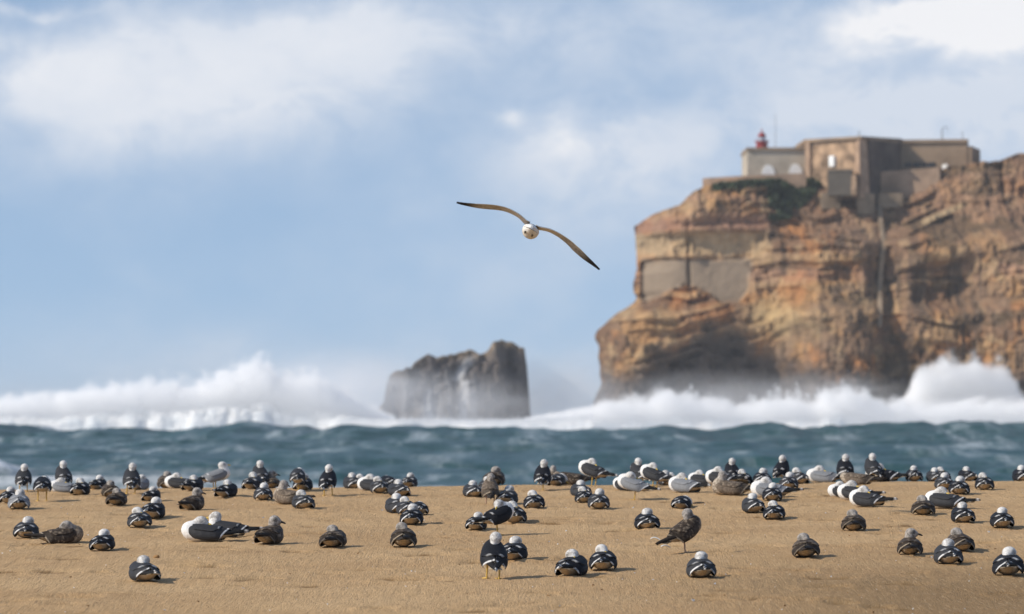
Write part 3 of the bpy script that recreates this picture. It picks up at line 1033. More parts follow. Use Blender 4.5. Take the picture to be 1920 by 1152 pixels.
def surf(name, sil, d0, depth, n, label, seed, rmin=0.5, rmax=1.6, base=800, nspray=9000, spread=1.2, up_=1.0, rough=0.6, low=0.48):
    """a bank of white water: lumps under the silhouette sil [(px, py_top)], remeshed, roughened, with droplets round its crest"""
    rg = np.random.default_rng(seed)
    sil = np.array(sil, float)
    x0, x1 = [(v - 960) / F * d0 for v in (sil[0, 0], sil[-1, 0])]
    gx = np.arange(x0, x1, 0.22)
    gt = np.linspace(0, 1, 74)
    X, T_ = np.meshgrid(gx, gt)
    zb_ = EYE + (HOR - base) / F * d0
    H = EYE + (HOR - np.interp(960 + X / d0 * F, sil[:, 0], sil[:, 1])) / F * d0 - zb_
    H = np.clip(H, 0.15, None) * low * (0.80 + 0.42 * (fbm(X * .28, seed * 3.7, T_ * 1.5, 4, 500 + seed, .6) - .25))
    a_ = math.pi * T_
    lean = depth * (0.6 + 0.5 * fbm(X * .08, seed, 0, 2, 520))
    Y = d0 - lean * np.cos(a_) * (1.5 - .5 * np.sin(a_)) + 1.6 * (fbm(X * .12, seed * 1.9, 0, 3, 530) - .5) * 2
    Zs = zb_ + H * np.sin(a_) ** .75
    Zs = Zs - 3.2 * (1 - np.sin(a_)) ** 4
    amp = np.clip(H * .34, .25, 1.6) * np.sin(a_) ** .3
    b1_ = 1 - np.abs(2 * vn(X * .30, Y * .30, Zs * .62 + X * .08, 540 + seed) - 1)
    b2_ = 1 - np.abs(2 * vn(X * .75, Y * .75, Zs * 1.25 - X * .2, 550 + seed) - 1)
    b3_ = fbm(X * 2.0, Y * 2.0, Zs * 2.0, 3, 560 + seed, .6)
    dn = amp * (.95 * (np.sqrt(1.001 - b1_) - .6) + .35 * (np.sqrt(1.001 - b2_) - .6) + .5 * (b3_ - .5)) * rough
    P = np.stack([X, Y - dn * np.cos(a_), Zs + dn * np.sin(a_)], -1)
    me = grid_mesh(name, P)
    co_ = P[12:62].reshape(-1, 3)
    o = add(name, me, M_foam, kind='stuff', label=label, cat='surf')
    # droplets
    pick = rg.integers(0, len(co_), nspray)
    hz = np.clip((co_[pick, 2] - zb_) / 5.0, 0.1, 1.2)
    fall_ = rg.exponential(0.55, nspray)
    off = rg.normal(0, 1, (nspray, 3)) * np.array([0.9, 0.9, 0.7]) * (spread * hz * fall_ + .12)[:, None]
    off[:, 2] += np.abs(rg.normal(0, 1, nspray)) * spread * up_ * hz * fall_
    pc = co_[pick] + off
    ok = pc[:, 2] > 0.5
    pc = pc[ok]
    m_ = len(pc)
    s = (0.03 + 0.10 * rg.uniform(0, 1, m_) ** 3)[:, None, None]
    V_ = (pc[:, None, :] + rg.normal(0, 0.8, (m_, 3, 3)) * s).reshape(-1, 3)
    Q = np.arange(m_ * 3).reshape(-1, 3)
    add("spray", raw_mesh("spray", V_, Q), M_spray, parent=o, kind='stuff')
    return o


surf("surf", [(-1500, 790), (-1100, 776), (-600, 766), (-160, 752), (-60, 748), (0, 745), (100, 738), (180, 727), (230, 722), (300, 720), (380, 716), (415, 700), (440, 690), (480, 690), (510, 698),
              (530, 708), (575, 710), (610, 725), (650, 745), (700, 762), (735, 772)], 600, 4.0, 620,
     "long bank of white surf and spray on the left", 1, 0.6, 1.7, 802, 210000, 1.7, 0.9)
surf("surf", [(640, 786), (700, 776), (760, 772), (830, 775), (900, 778), (1000, 774), (1060, 768), (1110, 758)], 590, 5.0, 230,
     "low white water in front of the sea stack", 2, 0.5, 1.0, 800, 50000, 0.9)
surf("surf", [(1085, 772), (1120, 760), (1150, 750), (1190, 748), (1240, 742), (1270, 744), (1300, 750), (1350, 752), (1420, 755), (1480, 758), (1530, 756),
              (1548, 735), (1565, 729), (1590, 728), (1615, 740), (1640, 744), (1680, 756), (1740, 760), (1800, 758), (1920, 752), (2080, 750)], 612, 3.5, 560,
     "white breaking surf along the foot of the headland", 3, 0.5, 1.3, 803, 120000, 0.9)
surf("surf", [(1690, 752), (1712, 728), (1722, 708), (1745, 695), (1765, 682), (1780, 676), (1800, 680), (1818, 690), (1832, 686), (1842, 702), (1862, 700),
              (1880, 702), (1893, 718), (1903, 738), (1935, 752)], 622, 2.2, 260,
     "tall plume of white spray bursting against the cliff", 4, 0.5, 1.25, 790, 70000, 0.7)

# water thrown up and running off the foot of the cliff
rg = np.random.default_rng(77)
V_ = []
for _ in range(18):
    px = rg.choice([1300, 1310, 1405, 1480, 1490, 1545, 1240, 1350, 1380, 1450, 1520, 1570]) + rg.normal(0, 10)
    top = rg.uniform(712, 745)
    n = 160
    f = rg.uniform(0, 1, n) ** 0.8
    py = top + (765 - top) * f
    x = (px + rg.normal(0, 1, n) * (1.5 + 6 * f) - 960) / F * 640
    z = EYE + (HOR - py) / F * 640
    y = 637 + rg.normal(0, 1.0, n)
    pc = np.stack([x, y, z], -1)
    s = rg.uniform(0.04, 0.10, n)[:, None, None]
    V_.append((pc[:, None, :] + (np.array([[1, 1, 2], [1, -1, -2], [-1, 1, -2], [-1, -1, 2]], float) * .6 + rg.normal(0, .4, (n, 4, 3))) * s).reshape(-1, 3))
V_ = np.concatenate(V_)
bi = np.arange(len(V_) // 4)[:, None] * 4
Q = np.concatenate([bi + np.array([a]) for a in ([0, 1, 2], [0, 3, 1], [0, 2, 3], [1, 3, 2])], 0)
add("backwash_spray", raw_mesh("backwash_spray", V_, Q), M_spray, kind='stuff', cat='spray', label="thin streaks of falling water at the foot of the cliff")


# drifting sea mist
def mist(px, py, d, rx, rz, ry, dens, label):
    m, t = new_mat("mist_air")
    t.n.remove(t.bsdf)
    v = t.node('ShaderNodeVolumePrincipled')
    v.inputs['Color'].default_value = (0.985, 0.985, 0.99, 1)
    v.inputs['Anisotropy'].default_value = 0.2
    oc = t.node('ShaderNodeTexCoord').outputs['Object']
    ln = t.node('ShaderNodeVectorMath', operation='LENGTH')
    t.l.new(oc, ln.inputs[0])
    fall = t.smooth(ln.outputs['Value'], 0.98, 0.1)
    nz = t.smooth(t.noise(oc, 2.6, 5.0, 0.6, 0.4), 0.3, 0.7, 0.35, 1.5)
    t.l.new(t.m('MULTIPLY', t.m('MULTIPLY', fall, nz), dens * 1.9), v.inputs['Density'])
    t.l.new(v.outputs[0], t.out.inputs['Volume'])
    bmx = bmesh.new()
    bmesh.ops.create_icosphere(bmx, subdivisions=4, radius=1.0)
    me = bpy.data.meshes.new("sea_mist")
    bmx.to_mesh(me)
    bmx.free()
    o = add("sea_mist", me, m, kind='stuff', label=label, cat='mist', group="drifting sea mist over the surf")
    o.location = at(px, py, d)
    o.scale = (rx / F * d, ry, rz / F * d)
    return o


mist(640, 735, 618, 230, 95, 14, 0.05, "pale mist blowing off the left surf towards the sea stack")
mist(870, 770, 612, 210, 95, 9, 0.034, "pale mist veiling the foot of the sea stack")
mist(1050, 745, 640, 150, 105, 12, 0.035, "pale mist hanging between the sea stack and the headland")
mist(1340, 755, 624, 300, 75, 6, 0.05, "thin mist over the surf below the cliff cave")


def spray_cloud(sil, d0, ry, base, top, dens, label, seed, rag=0.9, nsc=0.42):
    """airborne spray over a bank of surf: a closed box of air whose density ends at the ragged crest line"""
    sil = np.array(sil, float)
    x0, x1 = [(v - 960) / F * d0 for v in (sil[0, 0], sil[-1, 0])]
    zb_ = EYE + (HOR - base) / F * d0
    zt_ = EYE + (HOR - top) / F * d0
    m, t = new_mat("spray_air")
    t.n.remove(t.bsdf)
    v = t.node('ShaderNodeVolumePrincipled')
    v.inputs['Color'].default_value = (1.0, 1.0, 1.0, 1)
    v.inputs['Anisotropy'].default_value = 0.0
    oc = t.node('ShaderNodeTexCoord').outputs['Object']
    sp = t.node('ShaderNodeSeparateXYZ')
    t.l.new(oc, sp.inputs[0])
    ramp = t.node('ShaderNodeValToRGB')
    ramp.color_ramp.interpolation = 'EASE'
    xs_ = np.linspace(x0, x1, 32)
    hs = (base - np.interp(960 + xs_ / d0 * F, sil[:, 0], sil[:, 1])) / (base - top)
    el = ramp.color_ramp.elements
    while len(el) < 32:
        el.new(0.5)
    for i in range(32):
        el[i].position = i / 31
    for i in range(32):
        el[i].color = (hs[i], hs[i], hs[i], 1)
    t.l.new(t.m('DIVIDE', t.m('SUBTRACT', sp.outputs[0], x0), x1 - x0), ramp.inputs[0])
    h = t.m('MULTIPLY', ramp.outputs[0], zt_ - zb_)
    n_a = t.noise(oc, nsc, 6.0, 0.62, 0.3)
    n_b = t.noise(oc, nsc * .35, 3.0, 0.5, 0.2)
    nn_ = t.m('ADD', t.m('MULTIPLY', t.m('SUBTRACT', n_a, 0.5), rag * 1.9), t.m('MULTIPLY', t.m('SUBTRACT', n_b, 0.5), rag * .7))
    rel = t.m('ADD', t.m('DIVIDE', t.m('SUBTRACT', sp.outputs[2], zb_), t.m('MAXIMUM', h, 0.2)), nn_)
    body = t.smooth(rel, 1.10, 0.70)
    yr = t.m('DIVIDE', t.m('SUBTRACT', sp.outputs[1], d0), ry)
    yf = t.m('SUBTRACT', 1.0, t.m('MULTIPLY', yr, yr), clamp=True)
    t.l.new(t.m('MULTIPLY', t.m('MULTIPLY', body, yf), dens), v.inputs['Density'])
    t.l.new(v.outputs[0], t.out.inputs['Volume'])
    m.cycles.volume_step_rate = 0.25
    me = prism([(x0, d0 - ry), (x1, d0 - ry), (x1, d0 + ry), (x0, d0 + ry)], zb_, zt_ + 3.0)
    return add("spray_cloud", me, m, kind='stuff', label=label, cat='spray')


spray_cloud([(-900, 790), (-500, 768), (-120, 756), (0, 748), (100, 740), (180, 728), (300, 720), (385, 714), (420, 698), (445, 685), (490, 687), (530, 704), (575, 706), (610, 722),
             (660, 745), (710, 768), (740, 782)], 601, 5.0, 800, 680, 0.9, "soft white spray rising over the left surf", 1)
spray_cloud([(985, 784), (1040, 778), (1085, 770), (1120, 758), (1160, 746), (1200, 748), (1240, 738), (1280, 742), (1350, 750), (1450, 754), (1530, 748),
             (1555, 727), (1585, 725), (1615, 736), (1660, 750), (1720, 756), (1800, 752), (1960, 750)], 611, 4.0, 800, 718, 0.8, "soft spray along the surf under the headland", 2)
spray_cloud([(1680, 762), (1700, 742), (1715, 700), (1738, 692), (1762, 674), (1788, 668), (1808, 682), (1832, 672), (1850, 694), (1872, 690),
             (1892, 700), (1908, 730), (1935, 762)], 620, 4.0, 790, 664, 0.9, "billowing spray of the tall plume at right", 3, .78, .30)
mist(1560, 740, 625, 200, 55, 5, 0.05, "thin mist behind the surf hump left of the tall plume")

# thin sea haze in the air between the camera and the headland
m, t = new_mat("haze_air")
t.n.remove(t.bsdf)
v = t.node('ShaderNodeVolumePrincipled')
v.inputs['Color'].default_value = (0.92, 0.95, 1.0, 1)
v.inputs['Density'].default_value = 0.00011
v.inputs['Anisotropy'].default_value = 0.0
t.l.new(v.outputs[0], t.out.inputs['Volume'])
m.cycles.homogeneous_volume = True
add("haze", prism([(-20000, -120), (20000, -120), (20000, 21000), (-20000, 21000)], -4.2, 75.0), m, kind='stuff', label="thin pale sea haze", cat='haze')

# ================================================================== GULLS
# every mesh faces +Y, stands on z = 0 and is about life size (metres)
WHITE, BUFF_SHADE, BLACK = np.array([.74, .73, .71]), np.array([.44, .36, .26]), np.array([.012, .012, .013])  # buff: sand bounce and shade on white underparts, put into the plumage colour
MANTLE = {'d': np.array([.036, .037, .041]), 'k': np.array([.013, .014, .018]), 'g': np.array([.205, .212, .225]),
          'b': np.array([.055, .041, .031]), 'm': np.array([.13, .10, .075])}
YOUNG = ('b', 'm')


def loft(sec, seg=20):
    """sec rows (y, zc, hw, hup, hdown) -> closed tube along y"""
    V_, Q = [], []
    for y, zc, hw, hu, hd in sec:
        for i in range(seg):
            a = 2 * math.pi * i / seg
            s = math.sin(a)
            V_.append((hw * math.cos(a), y, zc + (hu if s > 0 else hd) * s))
    n = len(sec)
    for k_ in range(n - 1):
        for i in range(seg):
            j = (i + 1) % seg
            Q.append((k_ * seg + i, k_ * seg + j, (k_ + 1) * seg + j, (k_ + 1) * seg + i))
    V_.append((0, sec[0][0], sec[0][1]))
    V_.append((0, sec[-1][0], sec[-1][1]))
    a0, b0 = len(V_) - 2, len(V_) - 1
    for i in range(seg):
        j = (i + 1) % seg
        Q.append((a0, j, i, i))
        Q.append((b0, (n - 1) * seg + i, (n - 1) * seg + j, (n - 1) * seg + j))
    return V_, Q


def loft_open(sec, seg=10):
    """as loft, ends left to shrink to almost nothing, quads only"""
    V_, Q = loft(sec, seg)
    return V_[:-2], [q for q in Q if len(set(q)) == 4]


def ellipsoid(bm, c, r, rotx=0.0, rotz=0.0):
    M = Matrix.Translation(c) @ Matrix.Rotation(rotz, 4, 'Z') @ Matrix.Rotation(rotx, 4, 'X') @ Matrix.Diagonal((r[0], r[1], r[2], 1))
    bmesh.ops.create_icosphere(bm, subdivisions=3, radius=1.0, matrix=M)


BODY = [(0.172, .076, .010, .010, .010), (0.162, .075, .036, .036, .036), (0.135, .072, .060, .048, .056), (0.090, .068, .077, .052, .064),
        (0.030, .064, .083, .052, .062), (-0.040, .060, .078, .048, .056), (-0.090, .058, .066, .036, .044), (-0.130, .060, .052, .026, .032),
        (-0.170, .064, .036, .016, .020), (-0.205, .068, .022, .010, .012)]
# folded wings and back: (y, z of ridge, half width, z of the lower edge)
CAPE = [(0.160, .108, .042, .080), (0.140, .126, .054, .062), (0.110, .135, .070, .044), (0.070, .134, .087, .024), (0.020, .128, .098, .014), (-0.040, .120, .101, .010),
        (-0.090, .114, .097, .010), (-0.130, .108, .090, .016), (-0.185, .097, .076, .026)]


def cape_at(y):
    c = np.array(CAPE)[::-1]
    return [np.interp(y, c[:, 0], c[:, k_]) for k_ in (1, 2, 3)]


def cape_point(y, v, side, off=0.0):
    """v 0 at the ridge of the back, 1 at the lower edge of the wing"""
    zr_, hw, zl_ = cape_at(y)
    a = v * math.pi * 0.70
    zm = .24 * zr_ + .76 * zl_ + .006
    x = (hw + off) * math.sin(a) ** .92
    z = zm + (zr_ + off - zm) * math.cos(a) if a < math.pi / 2 else zm + (zm - zl_) * math.cos(a) / .588
    t_ = float(sstep(-y, .07, .165)) * .80
    x = x + (hw * .93 * v ** 1.05 + off - x) * t_
    z = z + (zr_ + off + (zl_ - zr_) * v ** 1.05 - z) * t_
    return side * x, z


def shell(rows_y, vmin, vmax, side, off, nv=14, nu=26, thick=0.005):
    """a shell hugging the back: rows_y(v) -> (y front, y rear). returns verts, quads, (u, v) per vertex"""
    V_, UV = [], []
    for layer in (0, 1):
        for iu in range(nu):
            for iv in range(nv):
                u = iu / (nu - 1)
                v = vmin + (vmax - vmin) * iv / (nv - 1)
                y0, y1 = rows_y(abs(v))
                y = y0 + (y1 - y0) * u
                sd = side if side else (1 if v >= 0 else -1)
                x, z = cape_point(y, abs(v), sd, off + (0 if layer == 0 else -thick))
                V_.append((x, y, z))
                UV.append((u, v))
    n = nu * nv
    Q = []
    for iu in range(nu - 1):
        for iv in range(nv - 1):
            a = iu * nv + iv
            q = (a, a + 1, a + nv + 1, a + nv)
            Q.append(q)
            Q.append(tuple(i + n for i in q[::-1]))
    edge = [i for i in range(nv)] + [iu * nv + nv - 1 for iu in range(1, nu)] + [(nu - 1) * nv + i for i in range(nv - 2, -1, -1)] + [iu * nv for iu in range(nu - 2, 0, -1)]
    for a, b in zip(edge, edge[1:] + edge[:1]):
        Q.append((b, a, a + n, b + n))
    return np.array(V_), np.array(Q), np.array(UV)


def fix_normals(me):
    bm = bmesh.new()
    bm.from_mesh(me)
    bmesh.ops.remove_doubles(bm, verts=bm.verts, dist=1e-6)
    bmesh.ops.recalc_face_normals(bm, faces=bm.faces)
    bm.to_mesh(me)
    bm.free()
    return me


def surface_net(f, lo, st_):
    """closed quad surface of the zero level of a sampled field (negative inside)"""
    ins = f < 0
    nx_, ny_, nz_ = f.shape
    acc = np.zeros((nx_ - 1, ny_ - 1, nz_ - 1, 3))
    cnt = np.zeros((nx_ - 1, ny_ - 1, nz_ - 1))
    for ax_ in range(3):
        o1, o2 = [k_ for k_ in range(3) if k_ != ax_]
        for a in (0, 1):
            for b in (0, 1):
                sl0 = [slice(0, -1)] * 3
                sl0[o1] = slice(a, f.shape[o1] - 1 + a)
                sl0[o2] = slice(b, f.shape[o2] - 1 + b)
                sl1 = list(sl0)
                sl1[ax_] = slice(1, None)
                f0, f1 = f[tuple(sl0)], f[tuple(sl1)]
                cr = (f0 < 0) != (f1 < 0)
                t_ = np.where(cr, f0 / np.where(cr, f0 - f1, 1), 0)
                off = np.zeros(f0.shape + (3,))
                off[..., ax_] = t_
                off[..., o1] = a
                off[..., o2] = b
                acc += off * cr[..., None]
                cnt += cr
    use = cnt > 0
    idx = np.full(cnt.shape, -1)
    idx[use] = np.arange(use.sum())
    cell = np.argwhere(use)
    V_ = (cell + acc[use] / cnt[use][:, None]) * st_ + np.array(lo)
    Q = []
    for ax_ in range(3):
        o1, o2 = (ax_ + 1) % 3, (ax_ + 2) % 3
        s0, s1 = [slice(1, -1)] * 3, [slice(1, -1)] * 3
        s0[ax_], s1[ax_] = slice(0, -1), slice(1, None)
        i0, i1 = ins[tuple(s0)], ins[tuple(s1)]
        base_ = np.array([1, 1, 1])
        base_[ax_] = 0
        for flip, sel in ((False, i0 & ~i1), (True, ~i0 & i1)):
            p = np.argwhere(sel) + base_
            if not len(p):
                continue
            q = []
            for da, db in ((-1, -1), (0, -1), (0, 0), (-1, 0)):
                c = p.copy()
                c[:, o1] += da
                c[:, o2] += db
                q.append(idx[c[:, 0], c[:, 1], c[:, 2]])
            q = np.stack(q, -1)
            Q.append(q[:, ::-1] if flip else q)
    return V_, np.concatenate(Q)


def skin_mesh(name, balls, sec=None, st_=0.0062):
    """one continuous skin round the trunk and the neck and head volumes"""
    sec = np.array(sec if sec is not None else BODY)[::-1]
    lo, hi = np.array([-.115, -.235, -.012]), np.array([.115, .225, .265])
    if sec[-1, 0] > .2:
        lo, hi = np.array([-.10, -.24, -.10]), np.array([.10, .32, .09])
    ax_ = [np.arange(lo[k_], hi[k_], st_) for k_ in range(3)]
    X_, Y_, Z_ = np.meshgrid(*ax_, indexing='ij')
    zc, hw, hu, hdn = [np.interp(Y_, sec[:, 0], sec[:, k_]) for k_ in (1, 2, 3, 4)]
    h = np.where(Z_ > zc, hu, hdn)
    f = (np.sqrt((X_ / hw) ** 2 + ((Z_ - zc) / h) ** 2) - 1) * np.minimum(hw, h)
    f = np.maximum(f, np.maximum(Y_ - sec[-1, 0], sec[0, 0] - Y_))
    for c, r, rz in balls:
        dx_, dy_, dz_ = X_ - c[0], Y_ - c[1], Z_ - c[2]
        ca_, sa_ = math.cos(rz), math.sin(rz)
        dx_, dy_ = dx_ * ca_ + dy_ * sa_, -dx_ * sa_ + dy_ * ca_
        g = (np.sqrt((dx_ / r[0]) ** 2 + (dy_ / r[1]) ** 2 + (dz_ / r[2]) ** 2) - 1) * min(r)
        k_ = .022
        hh = np.clip(.5 + .5 * (f - g) / k_, 0, 1)
        f = f + (g - f) * hh - k_ * hh * (1 - hh)
    V_, Q = surface_net(f, lo, st_)
    return raw_mesh(name, V_, Q, smooth=True)


POSES = {
    # head centre, radii, direction of the bill, neck bits
    'tuck': dict(head=(0.010, 0.042, .143), hr=(.045, .048, .039), bill=(-0.35, -1, -0.35), neck=[((0, .074, .106), (.034, .044, .032)), ((0, .120, .092), (.048, .043, .046))]),
    'tuckl': dict(head=(-0.014, 0.046, .142), hr=(.044, .047, .039), bill=(0.55, -1, -0.3), neck=[((-.008, .076, .106), (.034, .044, .032)), ((0, .120, .092), (.048, .043, .046))]),
    'up': dict(head=(0.0, 0.125, .205), hr=(.033, .047, .033), bill=(0.0, 1, -0.12), neck=[((0, .118, .165), (.038, .040, .045)), ((0, .125, .125), (.055, .050, .055))]),
    'look': dict(head=(0.008, 0.075, .175), hr=(.040, .042, .036), bill=(1, 0.05, -0.22), neck=[((0, .085, .135), (.040, .044, .042)), ((0, .115, .105), (.052, .048, .048))]),
    'rest': dict(head=(0.0, 0.100, .168), hr=(.035, .046, .035), bill=(0.1, 1, -0.25), neck=[((0, .100, .138), (.044, .042, .042)), ((0, .118, .105), (.054, .048, .048))]),
    'preen': dict(head=(0.05, 0.150, .085), hr=(.036, .042, .034), bill=(0.6, -.4, -0.6), neck=[((.02, .150, .100), (.050, .045, .045))]),
}


def gull_parts(pose, colr, stand, seed, level):
    """meshes of one gull: dict name -> list of (mesh, material, [sub parts])"""
    rg = np.random.default_rng(seed)
    ps = POSES[pose]
    pm = M_plume_b if colr in YOUNG else M_plume
    young = colr in YOUNG
    man = MANTLE[colr]
    T = Matrix.Identity(4)
    if stand:
        pitch = math.radians((12 if level else 21) if pose != 'preen' else 6)
        T = Matrix.Translation((0, 0, .120)) @ Matrix.Rotation(pitch, 4, 'X') @ Matrix.Diagonal((.88, 0.96, 1.0, 1)) @ Matrix.Translation((0, 0.01, -.030))

    def fin(me):
        me.transform(T)
        return me

    # ---- body, head and neck as one skin
    fy_ = .105 if level else .150
    tk_ = stand and not level and pose in ('tuck', 'tuckl')
    hd = Vector(ps['head']) + (Vector((0, .042, .022)) if tk_ else Vector((0, 0, .010 if level else 0)))
    bd = Vector(ps['bill'])
    if tk_:
        bd.z = -1.5
    bd.normalize()
    rotz = math.atan2(-bd.x, bd.y)
    neck = ps['neck'] if not (level and pose in ('tuck', 'tuckl')) else [((0, .092, .116), (.045, .048, .042)), ((0, .128, .094), (.056, .050, .054))]
    balls = [(Vector(c), r, 0.0) for c, r in neck] + [(hd, ps['hr'], rotz), (hd + bd * ps['hr'][1] * .62 + Vector((0, 0, -.006)), (.021, .034, .020), rotz)]
    me = skin_mesh("gull_body", balls)
    co_ = verts_of(me)
    if not stand:
        co_[:, 2] = np.maximum(co_[:, 2], -0.004 + 0.25 * (co_[:, 2] + .004))
    me.vertices.foreach_set("co", co_.astype(np.float32).reshape(-1))
    me.polygons.foreach_set("use_smooth", np.full(len(me.polygons), True))
    me.update()
    x, y, z = co_.T
    if young:
        col = np.broadcast_to(np.array([.27, .215, .16]) if colr == 'b' else np.array([.40, .34, .27]), co_.shape).copy()
        mt = sstep(fbm(x * 70, y * 45, z * 70, 3, seed), 0.42, 0.6)
        col = lerp(col, np.array([.13, .10, .075]), mt * 0.75)
        dh = np.linalg.norm((co_ - np.array(hd)) / np.array([.05, .055, .05]), axis=1)
        hw = 1 - sstep(dh, .8, 1.5)
        col = lerp(col, np.array([.36, .33, .30]), hw)
        col = lerp(col, np.array([.17, .15, .135]), hw * sstep(fbm(x * 130, y * 90, z * 130, 2, seed + 3), .48, .62) * .6)
        vent = sstep(-y, .04, .12) * sstep(.085 - z, 0, .03)
        col = lerp(col, np.array([.42, .33, .22]), vent * .8)
    else:
        col = np.broadcast_to(WHITE, co_.shape).copy()
        col = lerp(col, BUFF_SHADE, sstep(-y, .0, .10))
        dh = np.linalg.norm((co_ - np.array(hd)) / np.array([.055, .06, .055]), axis=1)
        hw = 1 - sstep(dh, .7, 1.4)
        stv = (.25, .55, .85, .7)[seed % 4]
        col = lerp(col, np.array([.60, .585, .56]), hw * .8)
        col = lerp(col, np.array([.33, .31, .29]), hw * stv * sstep(fbm(x * 120, y * 80, z * 120, 3, seed), .40, .62))
    # dark smudge round the eye
    right = Vector((bd.y, -bd.x, 0)).normalized()
    eyes = [hd + right * s * ps['hr'][0] * .80 + bd * .020 + Vector((0, 0, .008)) for s in (1, -1)]
    for e in eyes:
        de = np.linalg.norm(co_ - np.array(e), axis=1)
        col = lerp(col, np.array([.06, .055, .05]), (1 - sstep(de, .010, .024)) * (0.75 if young else 0.45))
    put_attrs(me, {'plumage': col})
    out = {'body': [(fin(me), pm, [])]}

    # ---- eyes and bill
    sub = out['body'][0][2]
    for e in eyes:
        bm = bmesh.new()
        bmesh.ops.create_icosphere(bm, subdivisions=2, radius=.0048, matrix=Matrix.Translation(e))
        m2 = bpy.data.meshes.new("eye")
        bm.to_mesh(m2)
        bm.free()
        sub.append(('eye', fin(m2), M_eye))
    tip = hd + bd * (ps['hr'][1] * .62 + .030)
    L = .048
    sec = [(0, 0, .0085, .010, .009), (.3 * L, 0, .0075, .0085, .008), (.65 * L, -.0005, .006, .007, .0085), (.88 * L, -.0025, .004, .005, .006), (L, -.006, .0012, .002, .002)]
    V_, Q = loft(sec, 10)
    V_ = np.array([tip + Matrix.Rotation(rotz, 3, 'Z') @ (Matrix.Rotation(math.asin(max(-1, min(1, bd.z))), 3, 'X') @ Vector(v)) - bd * .008 for v in V_])
    bm = bmesh.new()
    vs = [bm.verts.new(v) for v in V_]
    for q in Q:
        bm.faces.new([vs[i] for i in dict.fromkeys(q)])
    m2 = bpy.data.meshes.new("bill")
    bm.to_mesh(m2)
    bm.free()
    sub.append(('bill', fin(m2), M_bill_d if young else M_bill))

    # ---- mantle (back and shoulder feathers) lying over the wings
    mv, mq, uv = shell(lambda v: (fy_ - .005 - .03 * v, -0.060 - 0.055 * math.exp(-(v / .30) ** 2) - 0.022 * math.exp(-((v - .32) / .10) ** 2)), -0.50, 0.50, 0, .0075, 27, 42, .006)
    me = raw_mesh("mantle", mv, mq, smooth=True)
    col = np.broadcast_to(man, mv.shape).copy()
    if young:
        sc_ = vn(mv[:, 0] * 85, mv[:, 1] * 55, mv[:, 2] * 60, seed)
        col = lerp(col, np.array([.22, .175, .13]), sstep(sc_, .58, .75) * .8)
        col = lerp(col, man * .5, sstep(sc_, .4, .25) * .7)
    else:
        asym = np.where(uv[:, 1] > 0, 1.0, (1.0, .35, .8, .55)[seed % 4])
        cres = sstep(uv[:, 0], .935, .955) * sstep(np.abs(uv[:, 1]), .10, .16) * (1 - sstep(np.abs(uv[:, 1]), .27, .36)) * asym
        col = lerp(col, np.array([.60, .60, .60]), cres * (.75, 1.0, .55, .9)[seed % 4])
    put_attrs(me, {'plumage': col})
    out['mantle'] = [(fin(me), pm, [])]

    # ---- folded wings
    out['wing'] = []
    sag = rg.uniform(-.016, .018)
    for sd in (1, -1):
        ye = lambda v, sd=sd: (fy_ + (.03 * math.sin(v * 3.1) if level else -.03 * v), -0.175 + sag * sd + 0.070 * v ** 1.2)
        wv, wq, uv = shell(ye, 0.03, 1.0, sd, .0015, 20, 60, .005)
        me = raw_mesh("wing", wv, wq, smooth=True)
        col = np.broadcast_to(man, wv.shape).copy()
        u, v = uv.T
        if young:
            bars = vn(u * 16 + 2 * v, v * 9, 0, seed + 5)
            col = lerp(col, np.array([.24, .19, .14]), sstep(bars, .58, .74) * .75)
            col = lerp(col, man * .45, sstep(u, .62, .85) * .8)
            col = lerp(col, np.array([.33, .27, .20]), sstep(u, .955, .965) * (0.8 if seed % 2 else .35))
        else:
            edge_w = .968 - .010 * (seed % 3) + .03 * (vn(v * 6, seed * 1.7 + sd, 0, 3) - .5) + .05 * sstep(v, .62, .95)
            col = lerp(col, np.array([.72, .72, .72]), sstep(u - edge_w, 0, .010) * sstep(v, .02, .10) * (1 - .75 * sstep(vn(v * 8, seed * 2.3 - sd, 0, 6), .62, .72)))
            # the white tips of the lowest row run forward along the wing edge
            col = lerp(col, np.array([.66, .66, .66]), sstep(v, .965, .985) * sstep(u, .6, .8) * (seed % 2))
            col = lerp(col, man * .8, sstep(fbm(u * 30, v * 5, 0, 2, seed + 9), .5, .6) * .25 * (1 - sstep(u, .85, .9)))
        put_attrs(me, {'plumage': col})
        # long black wing tip
        tv, tq, tc_ = [], [], []
        n = 16
        for i in range(n):
            s = i / (n - 1)
            yy_ = -0.02 - 0.285 * s
            wd = .036 * (1 - s ** 2.4) + .002
            tk = .036 * (1 - s) ** .6 + .003
            xc = sd * (.036 * (1 - s) ** 1.2 + .016 - .022 * s)
            zc = .058 + .022 * s + (.010 if sd > 0 else 0) * (1 - .3 * s)
            for dx, dz_ in ((-1, 0), (-.35, .5), (.35, .5), (1, 0), (.35, -.5), (-.35, -.5)):
                tv.append((xc + dx * wd, yy_, zc + dz_ * tk - abs(dx) * .010 * (1 if dx * sd > 0 else 0)))
                spot = (not young) and (min(abs(s - c) for c in (.70, .83, .95)) < .022)
                tc_.append(np.array([.66, .66, .66]) if spot else (BLACK if not young else np.array([.030, .024, .02])))
        for i in range(n - 1):
            for j in range(6):
                k_ = (j + 1) % 6
                tq.append((i * 6 + j, i * 6 + k_, (i + 1) * 6 + k_, (i + 1) * 6 + j))
        m2 = raw_mesh("wing_tip", np.array(tv), np.array(tq), smooth=True, attrs={'plumage': np.array(tc_)})
        out['wing'].append((fin(me), pm, [('wing_tip', fin(m2), pm)]))

    # ---- tail
    tv, tq, tc_ = [], [], []
    n = 8
